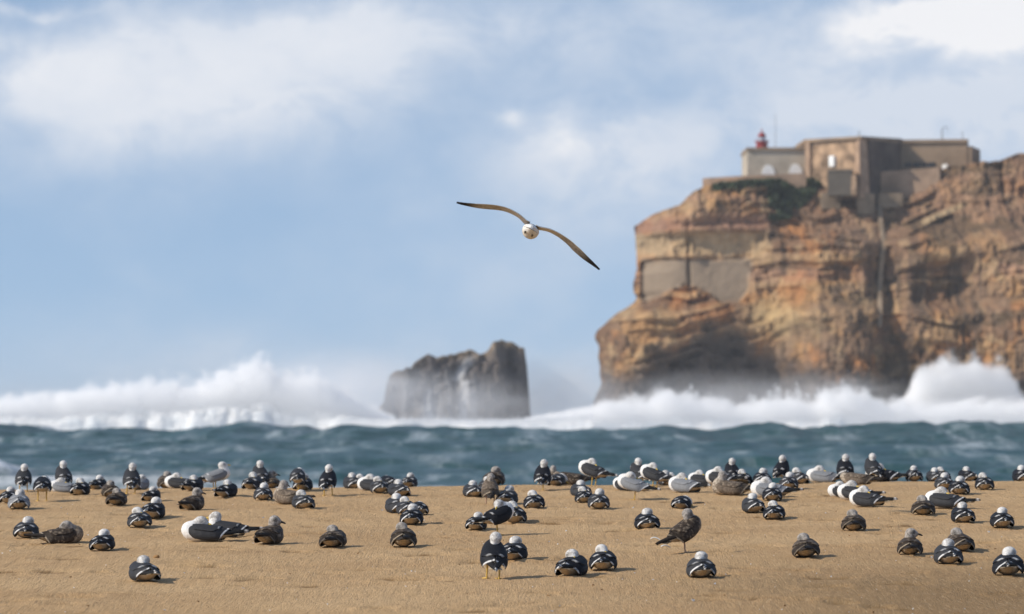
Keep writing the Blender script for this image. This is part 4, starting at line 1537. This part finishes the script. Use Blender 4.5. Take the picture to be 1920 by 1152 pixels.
    for i in range(n):
        s = i / (n - 1)
        wd = .026 + .024 * s
        for j in range(7):
            q = j / 6 * 2 - 1
            for l_ in (0, 1):
                tv.append((q * wd, -0.150 - .095 * s + .010 * q * q * s, .062 + .004 * s - .006 * q * q + (-.004 if l_ else 0)))
                tc_.append((np.array([.10, .08, .06]) if s > .55 else np.array([.42, .36, .29])) if young else BUFF_SHADE * 1.05)
    for i in range(n - 1):
        for j in range(6):
            a = (i * 7 + j) * 2
            b = (i * 7 + j + 1) * 2
            c = ((i + 1) * 7 + j + 1) * 2
            d = ((i + 1) * 7 + j) * 2
            tq += [(a, b, c, d), (a + 1, d + 1, c + 1, b + 1)]
    for j in range(6):
        a = ((n - 1) * 7 + j) * 2
        tq.append((a, a + 2, a + 3, a + 1))
    out['tail'] = [(fin(raw_mesh("tail", np.array(tv), np.array(tq), smooth=True, attrs={'plumage': np.array(tc_)})), pm, [])]

    # ---- legs
    if stand:
        out['leg'] = []
        for sd in ((1, -1) if stand == 2 else (0.25,)):
            xx_ = sd * .040
            V_, Q = [], []
            path = [(xx_ * .9, .010, .150, .013), (xx_, .000, .105, .0075), (xx_, -.012, .085, .0065), (xx_, -.004, .010, .0052), (xx_, .000, .003, .0056)]
            for px_, py_, pz_, r in path:
                for i in range(8):
                    a = 2 * math.pi * i / 8
                    V_.append((px_ + r * math.cos(a), py_ + r * math.sin(a), pz_))
            for k_ in range(len(path) - 1):
                for i in range(8):
                    j = (i + 1) % 8
                    Q.append((k_ * 8 + i, k_ * 8 + j, (k_ + 1) * 8 + j, (k_ + 1) * 8 + i))
            b0 = len(V_)
            for dx, dy, dz_ in ((0, -.010, .008), (-.026, .042, .002), (0, .056, .004), (.026, .042, .002), (0, -.012, 0), (-.028, .044, -.004), (0, .058, -.004), (.028, .044, -.004)):
                V_.append((xx_ + dx, dy, dz_))
            Q += [(b0, b0 + 3, b0 + 2, b0 + 1), (b0 + 4, b0 + 5, b0 + 6, b0 + 7), (b0, b0 + 1, b0 + 5, b0 + 4), (b0 + 1, b0 + 2, b0 + 6, b0 + 5), (b0 + 2, b0 + 3, b0 + 7, b0 + 6), (b0 + 3, b0, b0 + 4, b0 + 7)]
            out['leg'].append((raw_mesh("leg", np.array(V_), np.array(Q), smooth=False), M_leg_p if young else M_leg, []))
    return out


PROTO = {}


def make_gull(key):
    pose, colr, stand, seed, level = key
    parts = PROTO.get(key)
    if parts is None:
        parts = PROTO[key] = gull_parts(pose, colr, stand, seed, level)
    return parts


G_ALL = "gulls resting on the beach"


def put_gull(px, py, kind, colr, head, label, size=1.0, dist=None):
    """a gull standing or sitting on the sand where the photo shows its feet"""
    stand = {'N': 1, 'S': 0, 'L': 0, 'U': 0, 'K': 0, 'P': 0, 'W': 0, 'T': 2, 'O': 1, 'R': 2, 'Q': 1, 'H': 2, 'V': 1}[kind]
    pose = {'N': 'tuckl', 'S': 'tuck', 'L': 'tuckl', 'U': 'up', 'K': 'look', 'P': 'preen', 'W': 'rest', 'T': 'tuck', 'O': 'tuckl', 'R': 'preen', 'Q': 'preen', 'H': 'rest', 'V': 'tuck'}[kind]
    rr = random.Random(px * 7919 + py)
    d_ = px_dir(px, py)
    if dist is None:
        dist = CREST + 0.9
        for q in np.arange(18, CREST + .6, .05):
            if float(sand_base(d_.x / d_.y * q, q)) >= EYE + d_.z / d_.y * q:
                dist = q
                break
    x = (px - 960) / F * dist
    z = float(sand_z(np.array([x]), np.array([dist]))[0])
    parts = make_gull((pose, colr, stand, rr.randint(0, 3), abs(head) > 42 and kind != 'N'))
    root = empty("gull", (x, dist, z - (.004 if not stand else 0)), label, "gull", G_ALL)
    root.rotation_euler = (0, math.radians(rr.uniform(-3, 3)), math.radians((head if abs(head) > 45 else head * .55) + rr.uniform(-4, 4)))
    s = .94 * size * rr.uniform(.95, 1.04)
    root.scale = (s * rr.uniform(.96, 1.04), s, s * rr.uniform(.93, 1.03))
    for nm, lst in parts.items():
        for me, mat, subs in lst:
            o = add(nm, me, mat, root)
            for sn, sm, smat in subs:
                add(sn, sm, smat, o)
    return root


BIRDS = [
    # ---- crest of the berm, from the left
    (45, 921, 'T', 'd', 5, "dark standing gull with tucked white head, first standing bird from the left picture edge"),
    (80, 940, 'R', 'k', 15, "big black-backed gull standing hunched with its head hidden, near the left edge"),
    (120, 919, 'T', 'd', 28, "slate standing gull with bright white head and breast, above a pale sitting bird"),
    (121, 923, 'S', 'g', 80, "pale grey gull sitting right under the slate standing gull with bright white breast", 0.9),
    (151, 928, 'L', 'k', -12, "blue-black sitting gull right of the pale gull at left"),
    (184, 919, 'S', 'k', -22, "small black sitting gull on the crest left of the dark brown bird", 0.9),
    (208, 930, 'S', 'b', 20, "greyish gull mostly hidden behind the dark brown sitting gull at left", 0.9),
    (220, 947, 'L', 'b', -20, "dark brown young gull sitting low below the black gulls of the left crest"),
    (246, 925, 'T', 'd', 12, "slate standing gull with a pale bluish gull sitting behind its legs"),
    (262, 919, 'S', 'g', -35, "pale bluish gull sitting behind the legs of the standing slate gull", 0.9),
    (285, 938, 'S', 'k', -30, "black sitting gull with beige rump, right of the slate standing gull", 0.9),
    (312, 914, 'S', 'b', 15, "brown young gull with grey head sitting on the crest under the left surf"),
    (338, 917, 'S', 'd', 70, "grey-backed gull with round white breast touching a black gull on the crest"),
    (362, 920, 'L', 'k', -30, "black-backed gull touching the white-breasted gull on its left"),
    (404, 914, 'H', 'g', -65, "grey-backed standing gull facing right with upright bright white head"),
    (425, 933, 'L', 'k', -35, "black sitting gull with tail to the left, just below the upright white-headed gull"),
    (489, 913, 'T', 'd', 30, "slate standing gull behind a cluster of three sitting gulls"),
    (509, 913, 'K', 'm', 20, "pale mottled young gull sitting in front of the slate standing gull's right side"),
    (474, 918, 'L', 'd', -20, "dark sitting gull left of the mottled gull in the cluster"),
    (494, 938, 'S', 'd', 3, "dark sitting gull with neat white chevron, in front of the cluster of three"),
    (558, 921, 'Q', 'd', 12, "round dark gull standing on one leg with its head hidden while preening"),
    (569, 919, 'S', 'k', -8, "black gull sitting behind the round preening gull"),
    (543, 946, 'K', 'm', 55, "pale brown mottled gull sitting below the round preening gull"),
    (568, 956, 'L', 'd', 22, "dark sitting gull with pale flank, touching the pale brown mottled gull"),
    (616, 931, 'T', 'k', -4, "black-backed gull standing on two thin legs alone on the crest"),
    (662, 915, 'S', 'd', 42, "slate gull with white breast, left one of a sitting pair left of the sea stack"),
    (679, 911, 'L', 'k', 25, "gull half hidden behind the slate gull of the sitting pair left of the sea stack", 0.9),
    (700, 921, 'S', 'd', 62, "gull showing a curved white neck, at the back left of the trio below the stack"),
    (712, 926, 'L', 'd', 10, "slate sitting gull in the middle of the trio below the sea stack's left end"),
    (729, 911, 'P', 'k', 30, "black gull with hidden head at the back of the trio below the sea stack", 0.9),
    (747, 930, 'S', 'd', 38, "slate gull with tail pointing right, at the right of the trio below the stack"),
    (768, 909, 'S', 'd', -15, "gull sunk behind the crest directly below the sea stack's left part", 0.9),
    (744, 963, 'S', 'd', 32, "large slate gull with white breast, leftmost of the huddle below the sea stack"),
    (763, 966, 'L', 'd', 18, "grey-headed slate gull in the middle of the huddle below the sea stack", 0.9),
    (786, 966, 'P', 'k', 10, "black gull with hidden head at the right of the huddle below the sea stack", 0.85),
    (773, 985, 'S', 'k', -3, "black gull with white chevron at the front of the huddle below the sea stack"),
    (757, 1026, 'L', 'b', -4, "dark brown speckled gull sitting alone below the huddle, facing away"),
    (886, 932, 'S', 'd', 25, "slate sitting gull left of the brown speckled standing gull"),
    (914, 921, 'S', 'd', 10, "dark gull half hidden directly behind the brown speckled standing gull", 0.95),
    (927, 904, 'S', 'b', -20, "dark brown gull at the back of the group round the speckled standing gull", 1.12),
    (919, 947, 'T', 'm', 0, "brown and white speckled gull standing on two legs in a dark group"),
    (951, 946, 'S', 'd', -8, "dark sitting gull right of the speckled standing gull", 0.95),
    (893, 993, 'S', 'k', -6, "black gull with white chevron sitting left of the one facing right on its legs", 0.9),
    (932, 1003, 'O', 'k', -48, "blue-black gull with white-edged wing standing between two sitting gulls", 1.02),
    (964, 984, 'L', 'k', 8, "black sitting gull partly behind the blue-black standing gull"),
    (924, 1087, 'T', 'k', 4, "nearest standing gull, blue-black back and white head, legs apart", 1.04),
    (963, 1052, 'S', 'k', -14, "black sitting gull just right of the nearest standing gull"),
    # ---- middle of the crest
    (1016, 919, 'V', 'k', -6, "black-backed gull standing on one leg, left end of the group below the headland edge"),
    (1036, 908, 'U', 'b', -8, "thin brown-headed gull with upright neck behind the one-legged black-backed gull", 0.9),
    (1044, 912, 'P', 'd', -30, "dark gull with hidden head sitting right of the one-legged black-backed gull", 0.95),
    (1071, 907, 'P', 'b', 85, "brown gull lying lengthwise behind the crest with its head hidden"),
    (1112, 912, 'T', 'd', 58, "large slate gull standing on two legs with long black wing tips to the right", 1.08),
    (1088, 932, 'S', 'd', 28, "slate sitting gull at the back of the trio under the large slate standing gull", 0.92),
    (1095, 941, 'L', 'k', -5, "small black gull squeezed in the middle of the trio under the large slate standing gull", 0.88),
    (1122, 953, 'S', 'd', 4, "dark sitting gull with white chevron, front right of the trio under the large slate gull"),
    (1002, 953, 'L', 'k', -2, "black sitting gull with broad white rump lines, alone under the one-legged black-backed gull"),
    (1198, 913, 'T', 'd', 38, "tall slate standing gull with white breast, highest head of the middle group"),
    (1226, 918, 'T', 'd', 52, "slate standing gull with black wing tips, right of the tall one"),
    (1188, 937, 'O', 'g', 62, "light grey gull with pure white breast standing on one leg", 1.03),
    (1176, 921, 'S', 'd', 50, "dark gull whose head shows just above the light grey one-legged gull", 0.95),
    (1249, 911, 'S', 'd', 38, "dark gull sitting behind the legs of the slate standing pair", 0.92),
    (1262, 906, 'L', 'd', 30, "white-headed gull peeping over the back of another behind the slate standing pair", 0.85),
    (1284, 926, 'S', 'g', 50, "light grey sitting gull with white head, right of the slate standing pair"),
    (1277, 953, 'P', 'k', -12, "black gull with hidden head sitting below the light grey sitting gull", 0.9),
    (1213, 993, 'S', 'k', 2, "black sitting gull with bold white lines, left of the brown gull on one leg"),
    (1283, 1039, 'N', 'b', -46, "brown young gull standing on one pinkish leg, facing right", 1.0),
    (1073, 1081, 'L', 'k', -24, "blue-black front gull with beige rump to the left, left one of the front pair"),
    (1131, 1069, 'L', 'k', -14, "blue-black front gull with broad white streak, right one of the front pair"),
    (1314, 1084, 'S', 'd', 9, "slate front gull sitting below the one-legged brown gull", 1.02),
    # ---- right part of the crest
    (1316, 905, 'S', 'd', 58, "slate gull sunk behind the crest with white head to the left, beyond the weed", 0.95),
    (1352, 911, 'S', 'd', 62, "slate gull with white head above the large pale-breasted brown gull"),
    (1372, 905, 'V', 'k', 12, "black standing gull with greyish head, highest of the crowd above the large brown gull", 0.95),
    (1393, 910, 'L', 'k', -6, "black gull with crossed white lines at the right of the crowd above the brown gull"),
    (1370, 930, 'K', 'm', 74, "large brown gull with pale speckled breast sitting sideways, facing left", 1.12),
    (1428, 910, 'S', 'k', 2, "black gull behind the big white-headed gull, right of the crowd"),
    (1466, 906, 'V', 'k', -40, "black gull standing on one leg with tail to the left, behind a sitting slate gull"),
    (1478, 918, 'S', 'd', -6, "slate sitting gull in front of the black one-legged gull", 0.98),
    (1497, 908, 'L', 'd', 26, "slate gull sitting right behind the gull in front of the black one-legged one"),
    (1543, 906, 'S', 'g', 66, "light grey gull with white head and ruffled wing sitting sideways on the crest", 1.05),
    (1444, 934, 'S', 'g', 72, "light grey gull with large white head, sitting sideways behind a dark gull", 1.05),
    (1447, 938, 'S', 'k', -3, "black gull with white chevron sitting in front of the large white-headed gull", 0.95),
    (1411, 961, 'S', 'd', 20, "slate sitting gull with beige rump, below the large white-headed gull"),
    (1452, 972, 'L', 'k', -12, "black sitting gull with beige rump, lowest of the group under the lighthouse"),
    (1583, 905, 'T', 'k', 2, "upright black-backed gull standing behind a mottled brown gull under the fort bastion", 1.02),
    (1608, 909, 'P', 'm', 70, "mottled brown gull lying sideways between the two upright standing gulls under the fort", 1.0),
    (1636, 904, 'T', 'd', 26, "slate standing gull under the fort, right of the upright black-backed one"),
    (1655, 905, 'S', 'k', 62, "long black gull lying sideways, wing tips to the right, under the standing slate gull", 1.12),
    (1581, 933, 'S', 'd', 80, "gull showing a plump white breast, leftmost of the three facing left below the fort", 0.85),
    (1603, 938, 'S', 'd', 62, "slate gull with long black wing tips, middle of the three facing left below the fort"),
    (1626, 951, 'S', 'd', 58, "slate gull with white underside, front one of the three facing left below the fort"),
    (1713, 903, 'S', 'k', -3, "small black gull sunk behind the crest between the lying black gull and the right group", 0.9),
    (1752, 905, 'S', 'd', 20, "slate gull at the back left of the right group on the crest", 0.95),
    (1766, 903, 'L', 'k', 10, "dark gull half hidden behind the back left slate gull of the right group", 0.9),
    (1769, 915, 'S', 'd', -3, "slate gull with white chevron in front of the back pair of the right group", 0.95),
    (1797, 927, 'S', 'k', -4, "black gull with arched white line, front one of the right group"),
    (1813, 904, 'S', 'k', 28, "black gull with white head turned left, at the back of the right group", 0.95),
    (1845, 918, 'L', 'k', -3, "black gull with beige rump and white arch, right end of the right group"),
    (1915, 901, 'S', 'k', 8, "black gull cut by the right picture edge on the crest"),
    (1730, 967, 'L', 'b', -18, "dark brown young gull with beige rump touching a long slate gull"),
    (1772, 955, 'S', 'd', 64, "long slate gull lying sideways with wing tips to the right, behind the dark brown gull", 1.1),
    (1804, 981, 'S', 'k', 3, "black gull with two white streaks, right below the long slate gull"),
    (1877, 989, 'S', 'k', 6, "black gull with white arch sitting alone near the right picture edge"),
    (1600, 997, 'L', 'b', -6, "dark brown gull with grey head sitting alone below the three gulls facing left"),
    (1705, 1039, 'K', 'b', -6, "grey-brown young gull with raised head and dark bill pointing right"),
    (1799, 1033, 'L', 'b', 10, "dark brown gull sitting behind a white-headed slate gull at right"),
    (1776, 1056, 'S', 'd', 8, "white-headed slate gull sitting in front of a dark brown gull at right"),
    (1890, 1080, 'S', 'k', -10, "black front gull with grey rump lines in the lower right corner"),
    (1511, 1046, 'L', 'b', -8, "dark brown grey-headed gull alone on open sand, right of the one-legged brown gull"),
    # ---- left foreground
    (37, 955, 'S', 'g', 18, "light grey sitting gull near the left picture edge, beige below", 1.0),
    (18, 945, 'S', 'k', 8, "dark gull partly hidden behind the light grey gull at the left edge", 0.95),
    (50, 1008, 'S', 'd', 3, "slate gull with white chevron and grey side, below the light grey gull at left"),
    (116, 1019, 'S', 'b', -74, "brown gull lying sideways with pointed dark tail to the left"),
    (194, 1032, 'S', 'k', -8, "black-backed gull sitting alone right of the sideways brown gull"),
    (271, 1088, 'S', 'd', 34, "nearest gull at left, slate back, white head, beside the orange clod", 1.02),
    (263, 991, 'L', 'd', 4, "slate gull with greyish head, front one of a pair above the nearest left gull"),
    (288, 974, 'S', 'k', -6, "black gull with clean white head, rear one of a pair above the nearest left gull"),
    (361, 956, 'K', 'b', -35, "dark brown gull with raised grey head sitting alone above the big white-breasted gull"),
    (388, 1017, 'S', 'd', 82, "big slate gull with bright white breast lying sideways, facing left", 1.10),
    (428, 1009, 'W', 'd', 80, "gull with streaked head and yellow bill looking left behind the big white-breasted gull", 1.0),
    (506, 1022, 'K', 'b', -30, "brown gull with pale rump right of the big white-breasted gull"),
    (626, 1027, 'L', 'b', -12, "very dark brown gull with grey head sitting alone in the left middle"),
]
for b in BIRDS:
    put_gull(*b)

# ---------------------------------------------------------------- the flying gull
FY = 30.0
fc = at(996, 431, FY)
fg = empty("flying_gull", fc, "gull flying against the blue sky with long wings spread and tilted", "gull")
SC = FY / F / 6.4       # metres per pixel of an enlarged crop of the photo (6.4x)


def fpx(cx, cy):
    return (cx - 1000) * SC, -(cy - 460) * SC


LW = [(975, 395, 60, .15), (930, 372, 44, .17), (885, 325, 34, .175), (845, 292, 31, .175), (760, 244, 36, .17), (690, 217, 42, .165), (640, 206, 45, .165), (590, 196, 50, .16), (520, 189, 53, .155),
      (460, 185, 54, .15), (400, 180, 51, .14), (350, 177, 46, .13), (290, 170, 38, .11), (240, 164, 30, .09), (170, 155, 18, .06), (130, 149, 9, .035), (104, 145, 3, .012)]
RW = [(1050, 430, 50, .15), (1095, 447, 28, .17), (1150, 455, 25, .175), (1200, 465, 27, .175), (1250, 484, 31, .175), (1290, 504, 35, .17), (1340, 532, 40, .165), (1380, 560, 46, .165), (1420, 588, 52, .16),
      (1450, 612, 58, .16), (1490, 648, 68, .155), (1520, 680, 74, .15), (1560, 715, 76, .14), (1600, 752, 72, .13), (1640, 790, 64, .115), (1680, 825, 52, .10), (1750, 885, 32, .06), (1790, 924, 14, .03), (1813, 948, 3, .01)]
for side, sp in ((-1, LW), (1, RW)):
    sp = np.array(sp, float)
    # finer samples along the wing
    tq = np.linspace(0, len(sp) - 1, 60)
    sp = np.stack([np.interp(tq, np.arange(len(sp)), sp[:, k_]) for k_ in range(4)], -1)
    for _ in range(3):
        sp[1:-1, :2] = (sp[:-2, :2] + 2 * sp[1:-1, :2] + sp[2:, :2]) / 4
    dx, dy = np.gradient(sp[:, 0]), np.gradient(sp[:, 1])
    nl = np.hypot(dx, dy)
    nx_, ny_ = -dy / nl * side, dx / nl * side        # pixel-space normal pointing down the image
    V_, C_ = [], []
    n, mC = len(sp), 9
    for layer in (0, 1):
        for i in range(n):
            s = i / (n - 1)
            for j in range(mC):
                q = j / (mC - 1)                      # 0 leading edge (far side), 1 trailing edge
                prof = 4 * q * (1 - q)
                off = (q - .5) * sp[i, 2] * .84
                thick = 0.010 * math.sqrt(max(0, 1 - q)) * (q ** .3) * (1 - .8 * s) + .0012
                camber = .012 * prof
                X_, Z_ = fpx(sp[i, 0] + nx_[i] * -off, sp[i, 1] + ny_[i] * -off)
                up_v = np.array([-nx_[i], ny_[i]])
                k2 = camber + (thick * .5 if layer == 0 else -thick * .5)
                V_.append((X_ + up_v[0] * k2, .5 * sp[i, 3] - q * sp[i, 3] - .04 * s * s, Z_ + up_v[1] * k2))
                if layer == 0:
                    c_ = np.array([.045, .047, .052])
                    if q > .93 and s < .72:
                        c_ = np.array([.6, .6, .6])
                else:
                    c_ = np.array([.58, .53, .46]) * (1 - .30 * float(sstep(s, .1, .45)))  # underwing brown includes shade and sand bounce, put into the colour
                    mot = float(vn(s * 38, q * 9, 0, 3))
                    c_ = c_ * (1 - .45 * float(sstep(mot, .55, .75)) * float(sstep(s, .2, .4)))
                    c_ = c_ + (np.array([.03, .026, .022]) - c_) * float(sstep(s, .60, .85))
                    if q > .9 and .3 < s < .75:
                        c_ = np.array([.55, .52, .46])
                if s > .84:
                    c_ = np.array([.014, .013, .013])
                C_.append(c_)
    Q = []
    nn = n * mC
    for i in range(n - 1):
        for j in range(mC - 1):
            a = i * mC + j
            Q += [(a, a + 1, a + mC + 1, a + mC), (a + nn, a + mC + nn, a + mC + 1 + nn, a + 1 + nn)]
        for j in (0, mC - 1):
            a = i * mC + j
            Q.append((a, a + mC, a + mC + nn, a + nn))
    for i in (0, n - 1):
        for j in range(mC - 1):
            a = i * mC + j
            Q.append((a, a + 1, a + 1 + nn, a + nn))
    me = fix_normals(raw_mesh("wing", np.array(V_), np.array(Q), smooth=True, attrs={'plumage': np.array(C_)}))
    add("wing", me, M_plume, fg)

# body seen from behind, sand bounce tinted into the belly colour, rolled with the wings
RB = Matrix.Rotation(math.radians(26), 4, 'Y')
sec = [(.24, .0, .010, .010, .010), (.22, 0, .028, .028, .030), (.17, .0, .040, .038, .042), (.10, -.004, .058, .050, .058), (.03, -.008, .069, .056, .068), (-.04, -.010, .068, .054, .066), (-.10, -.004, .056, .044, .052), (-.15, .006, .040, .028, .034), (-.19, .012, .026, .014, .016), (-.21, .014, .014, .007, .008)]
me = skin_mesh("body", [(Vector((-.002, .25, .004)), (.032, .044, .032), 0.0)], sec, .005)
c_ = verts_of(me)
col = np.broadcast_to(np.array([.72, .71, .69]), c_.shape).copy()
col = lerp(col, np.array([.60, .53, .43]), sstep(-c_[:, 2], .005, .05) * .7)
col = lerp(col, np.array([.05, .052, .058]), sstep(c_[:, 2], .020, .026) * sstep(.15 - np.abs(c_[:, 1] - .02), 0, .03))
put_attrs(me, {'plumage': col})
me.transform(RB)
me.polygons.foreach_set("use_smooth", np.full(len(me.polygons), True))
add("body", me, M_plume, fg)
# tail fan towards the camera, thin, with a dark worn tip
V_, Q, C_ = [], [], []
n, mC = 9, 13
for layer in (0, 1):
    for i in range(n):
        s = i / (n - 1)
        for j in range(mC):
            q = j / (mC - 1) * 2 - 1
            wd = .016 + .046 * s
            V_.append((q * wd, -.16 - .125 * s + .02 * q * q * s, .008 - .016 * s - .006 * q * q + (-.003 if layer else 0)))
            C_.append(np.array([.02, .02, .02]) if s > .93 and abs(q) < .93 else np.array([.68, .66, .63]))
nn = n * mC
for i in range(n - 1):
    for j in range(mC - 1):
        a = i * mC + j
        Q += [(a, a + 1, a + mC + 1, a + mC), (a + nn, a + mC + nn, a + mC + 1 + nn, a + 1 + nn)]
    for j in (0, mC - 1):
        a = i * mC + j
        Q.append((a, a + mC, a + mC + nn, a + nn))
for i in (0, n - 1):
    for j in range(mC - 1):
        a = i * mC + j
        Q.append((a, a + 1, a + 1 + nn, a + nn))
me = fix_normals(raw_mesh("tail", np.array(V_), np.array(Q), smooth=True, attrs={'plumage': np.array(C_)}))
me.transform(RB)
add("tail", me, M_plume, fg)
for sx in (-.034, .030):
    V_, Q = loft_open([(-.06, -.064, .004, .004, .004), (-.10, -.060, .006, .005, .005), (-.135, -.052, .008, .004, .004), (-.150, -.049, .003, .002, .002)], 8)
    me = raw_mesh("foot", np.array(V_) + np.array([sx, 0, abs(sx) * .35]), np.array(Q), smooth=True)
    me.transform(RB)
    add("foot", me, M_bill_d, fg)
V_, Q = loft_open([(.285, 0, .009, .010, .009), (.31, -.001, .007, .008, .008), (.33, -.003, .005, .006, .007), (.342, -.008, .002, .002, .002)], 10)
add("bill", raw_mesh("bill", np.array(V_), np.array(Q), smooth=True), M_bill, fg)

# ================================================================== SMALL THINGS ON THE SAND
M_weed = simple("dry_weed", (0.05, 0.04, 0.03), 0.9, 0.4, 30)
M_clod = simple("sand_clod", (0.30, 0.17, 0.07), 0.9, 0.3, 30, 0.004, 60)
M_feather = simple("white_feather", (0.70, 0.69, 0.66), 0.8, 0.15, 40)


def ground_point(px, py):
    d_ = px_dir(px, py)
    for q in np.arange(18, CREST + .6, .03):
        xx_ = d_.x / d_.y * q
        if float(sand_base(xx_, q)) >= EYE + d_.z / d_.y * q:
            return Vector((xx_, q, float(sand_z(np.array([xx_]), np.array([q]))[0])))


def feather(px, py, rot, label, size=1.0):
    p = ground_point(px, py)
    V_, Q = [], []
    n = 9
    for i in range(n):
        s = i / (n - 1)
        wd = .010 * math.sin(math.pi * min(1, s * .9 + .08)) ** .7 + .001
        for q in (-1, -.5, 0, .5, 1):
            V_.append((q * wd, (s - .5) * .075, .010 + .018 * math.sin(s * 2.6) - .004 * abs(q) + .004))
    for i in range(n - 1):
        for j in range(4):
            a = i * 5 + j
            Q.append((a, a + 1, a + 6, a + 5))
    m0 = len(V_)
    V_ += [(v[0], v[1], v[2] - .003) for v in V_]
    Q += [tuple(i + m0 for i in q[::-1]) for q in Q]
    o = add("feather", raw_mesh("feather", np.array(V_) * size, np.array(Q)), M_feather, label=label, cat="feather", group="white feathers on the sand")
    o.location = p
    o.rotation_euler = (0, 0, rot)


feather(1229, 1013, 1.2, "white feather on the sand, upper of two left of the one-legged brown gull")
feather(1248, 1032, 1.9, "white feather on the sand, lower of two left of the one-legged brown gull", .95)


def lump(name, px, py, r, mat, label, cat, seed):
    p = ground_point(px, py)
    bm = bmesh.new()
    bmesh.ops.create_icosphere(bm, subdivisions=3, radius=1.0)
    for v in bm.verts:
        k_ = .65 + .7 * float(fbm(v.co.x * 1.6 + seed, v.co.y * 1.6, v.co.z * 1.6, 3, seed))
        v.co = Vector((v.co.x * r[0] * k_, v.co.y * r[1] * k_, max(v.co.z, -.5) * r[2] * k_))
    me = bpy.data.meshes.new(name)
    bm.to_mesh(me)
    bm.free()
    me.polygons.foreach_set("use_smooth", np.full(len(me.polygons), True))
    o = add(name, me, mat, label=label, cat=cat)
    o.location = p + Vector((0, 0, r[2] * .3))


lump("sand_clod", 293, 1048, (.024, .024, .016), M_clod, "small orange brown clod of sand beside the leftmost front gull", "clod", 3)
lump("weed_scrap", 1310, 942, (.055, .03, .012), M_weed, "scrap of dark dry weed on the sand above the one-legged brown gull", "seaweed", 5)
lump("sand_clod", 195, 1010, (.012, .012, .012), M_clod, "tiny dark pebble on the sand above the black-backed gull at left", "pebble", 8)

# grit and shell crumbs
rg = np.random.default_rng(99)
n = 800
gd = 19.5 + 17 * rg.uniform(0, 1, n) ** 1.2
gx = rg.uniform(-1, 1, n) * gd * .15
gz = sand_z(gx, gd)
s = (rg.uniform(.002, .005, n) * rg.choice([1, 1, 1, 1.8], n))[:, None, None]
V_ = (np.stack([gx, gd, gz + .002], -1)[:, None, :] + (np.array([[1, 1, 1], [1, -1, -1], [-1, 1, -1], [-1, -1, 1]], float)[None] * .7 + rg.normal(0, .4, (n, 4, 3))) * s)
for nm, lo, hi, mt, lab in (("shell_grit", 0, 330, M_feather, "scattered pale shell crumbs on the sand"), ("dark_grit", 330, n, M_clod, "scattered brown grit on the sand")):
    VV = V_[lo:hi].reshape(-1, 3)
    bi = np.arange(hi - lo)[:, None] * 4
    Q = np.concatenate([bi + np.array([a]) for a in ([0, 1, 2], [0, 3, 1], [0, 2, 3], [1, 3, 2])], 0)
    add(nm, raw_mesh(nm, VV, Q), mt, kind='stuff', cat='grit', label=lab)
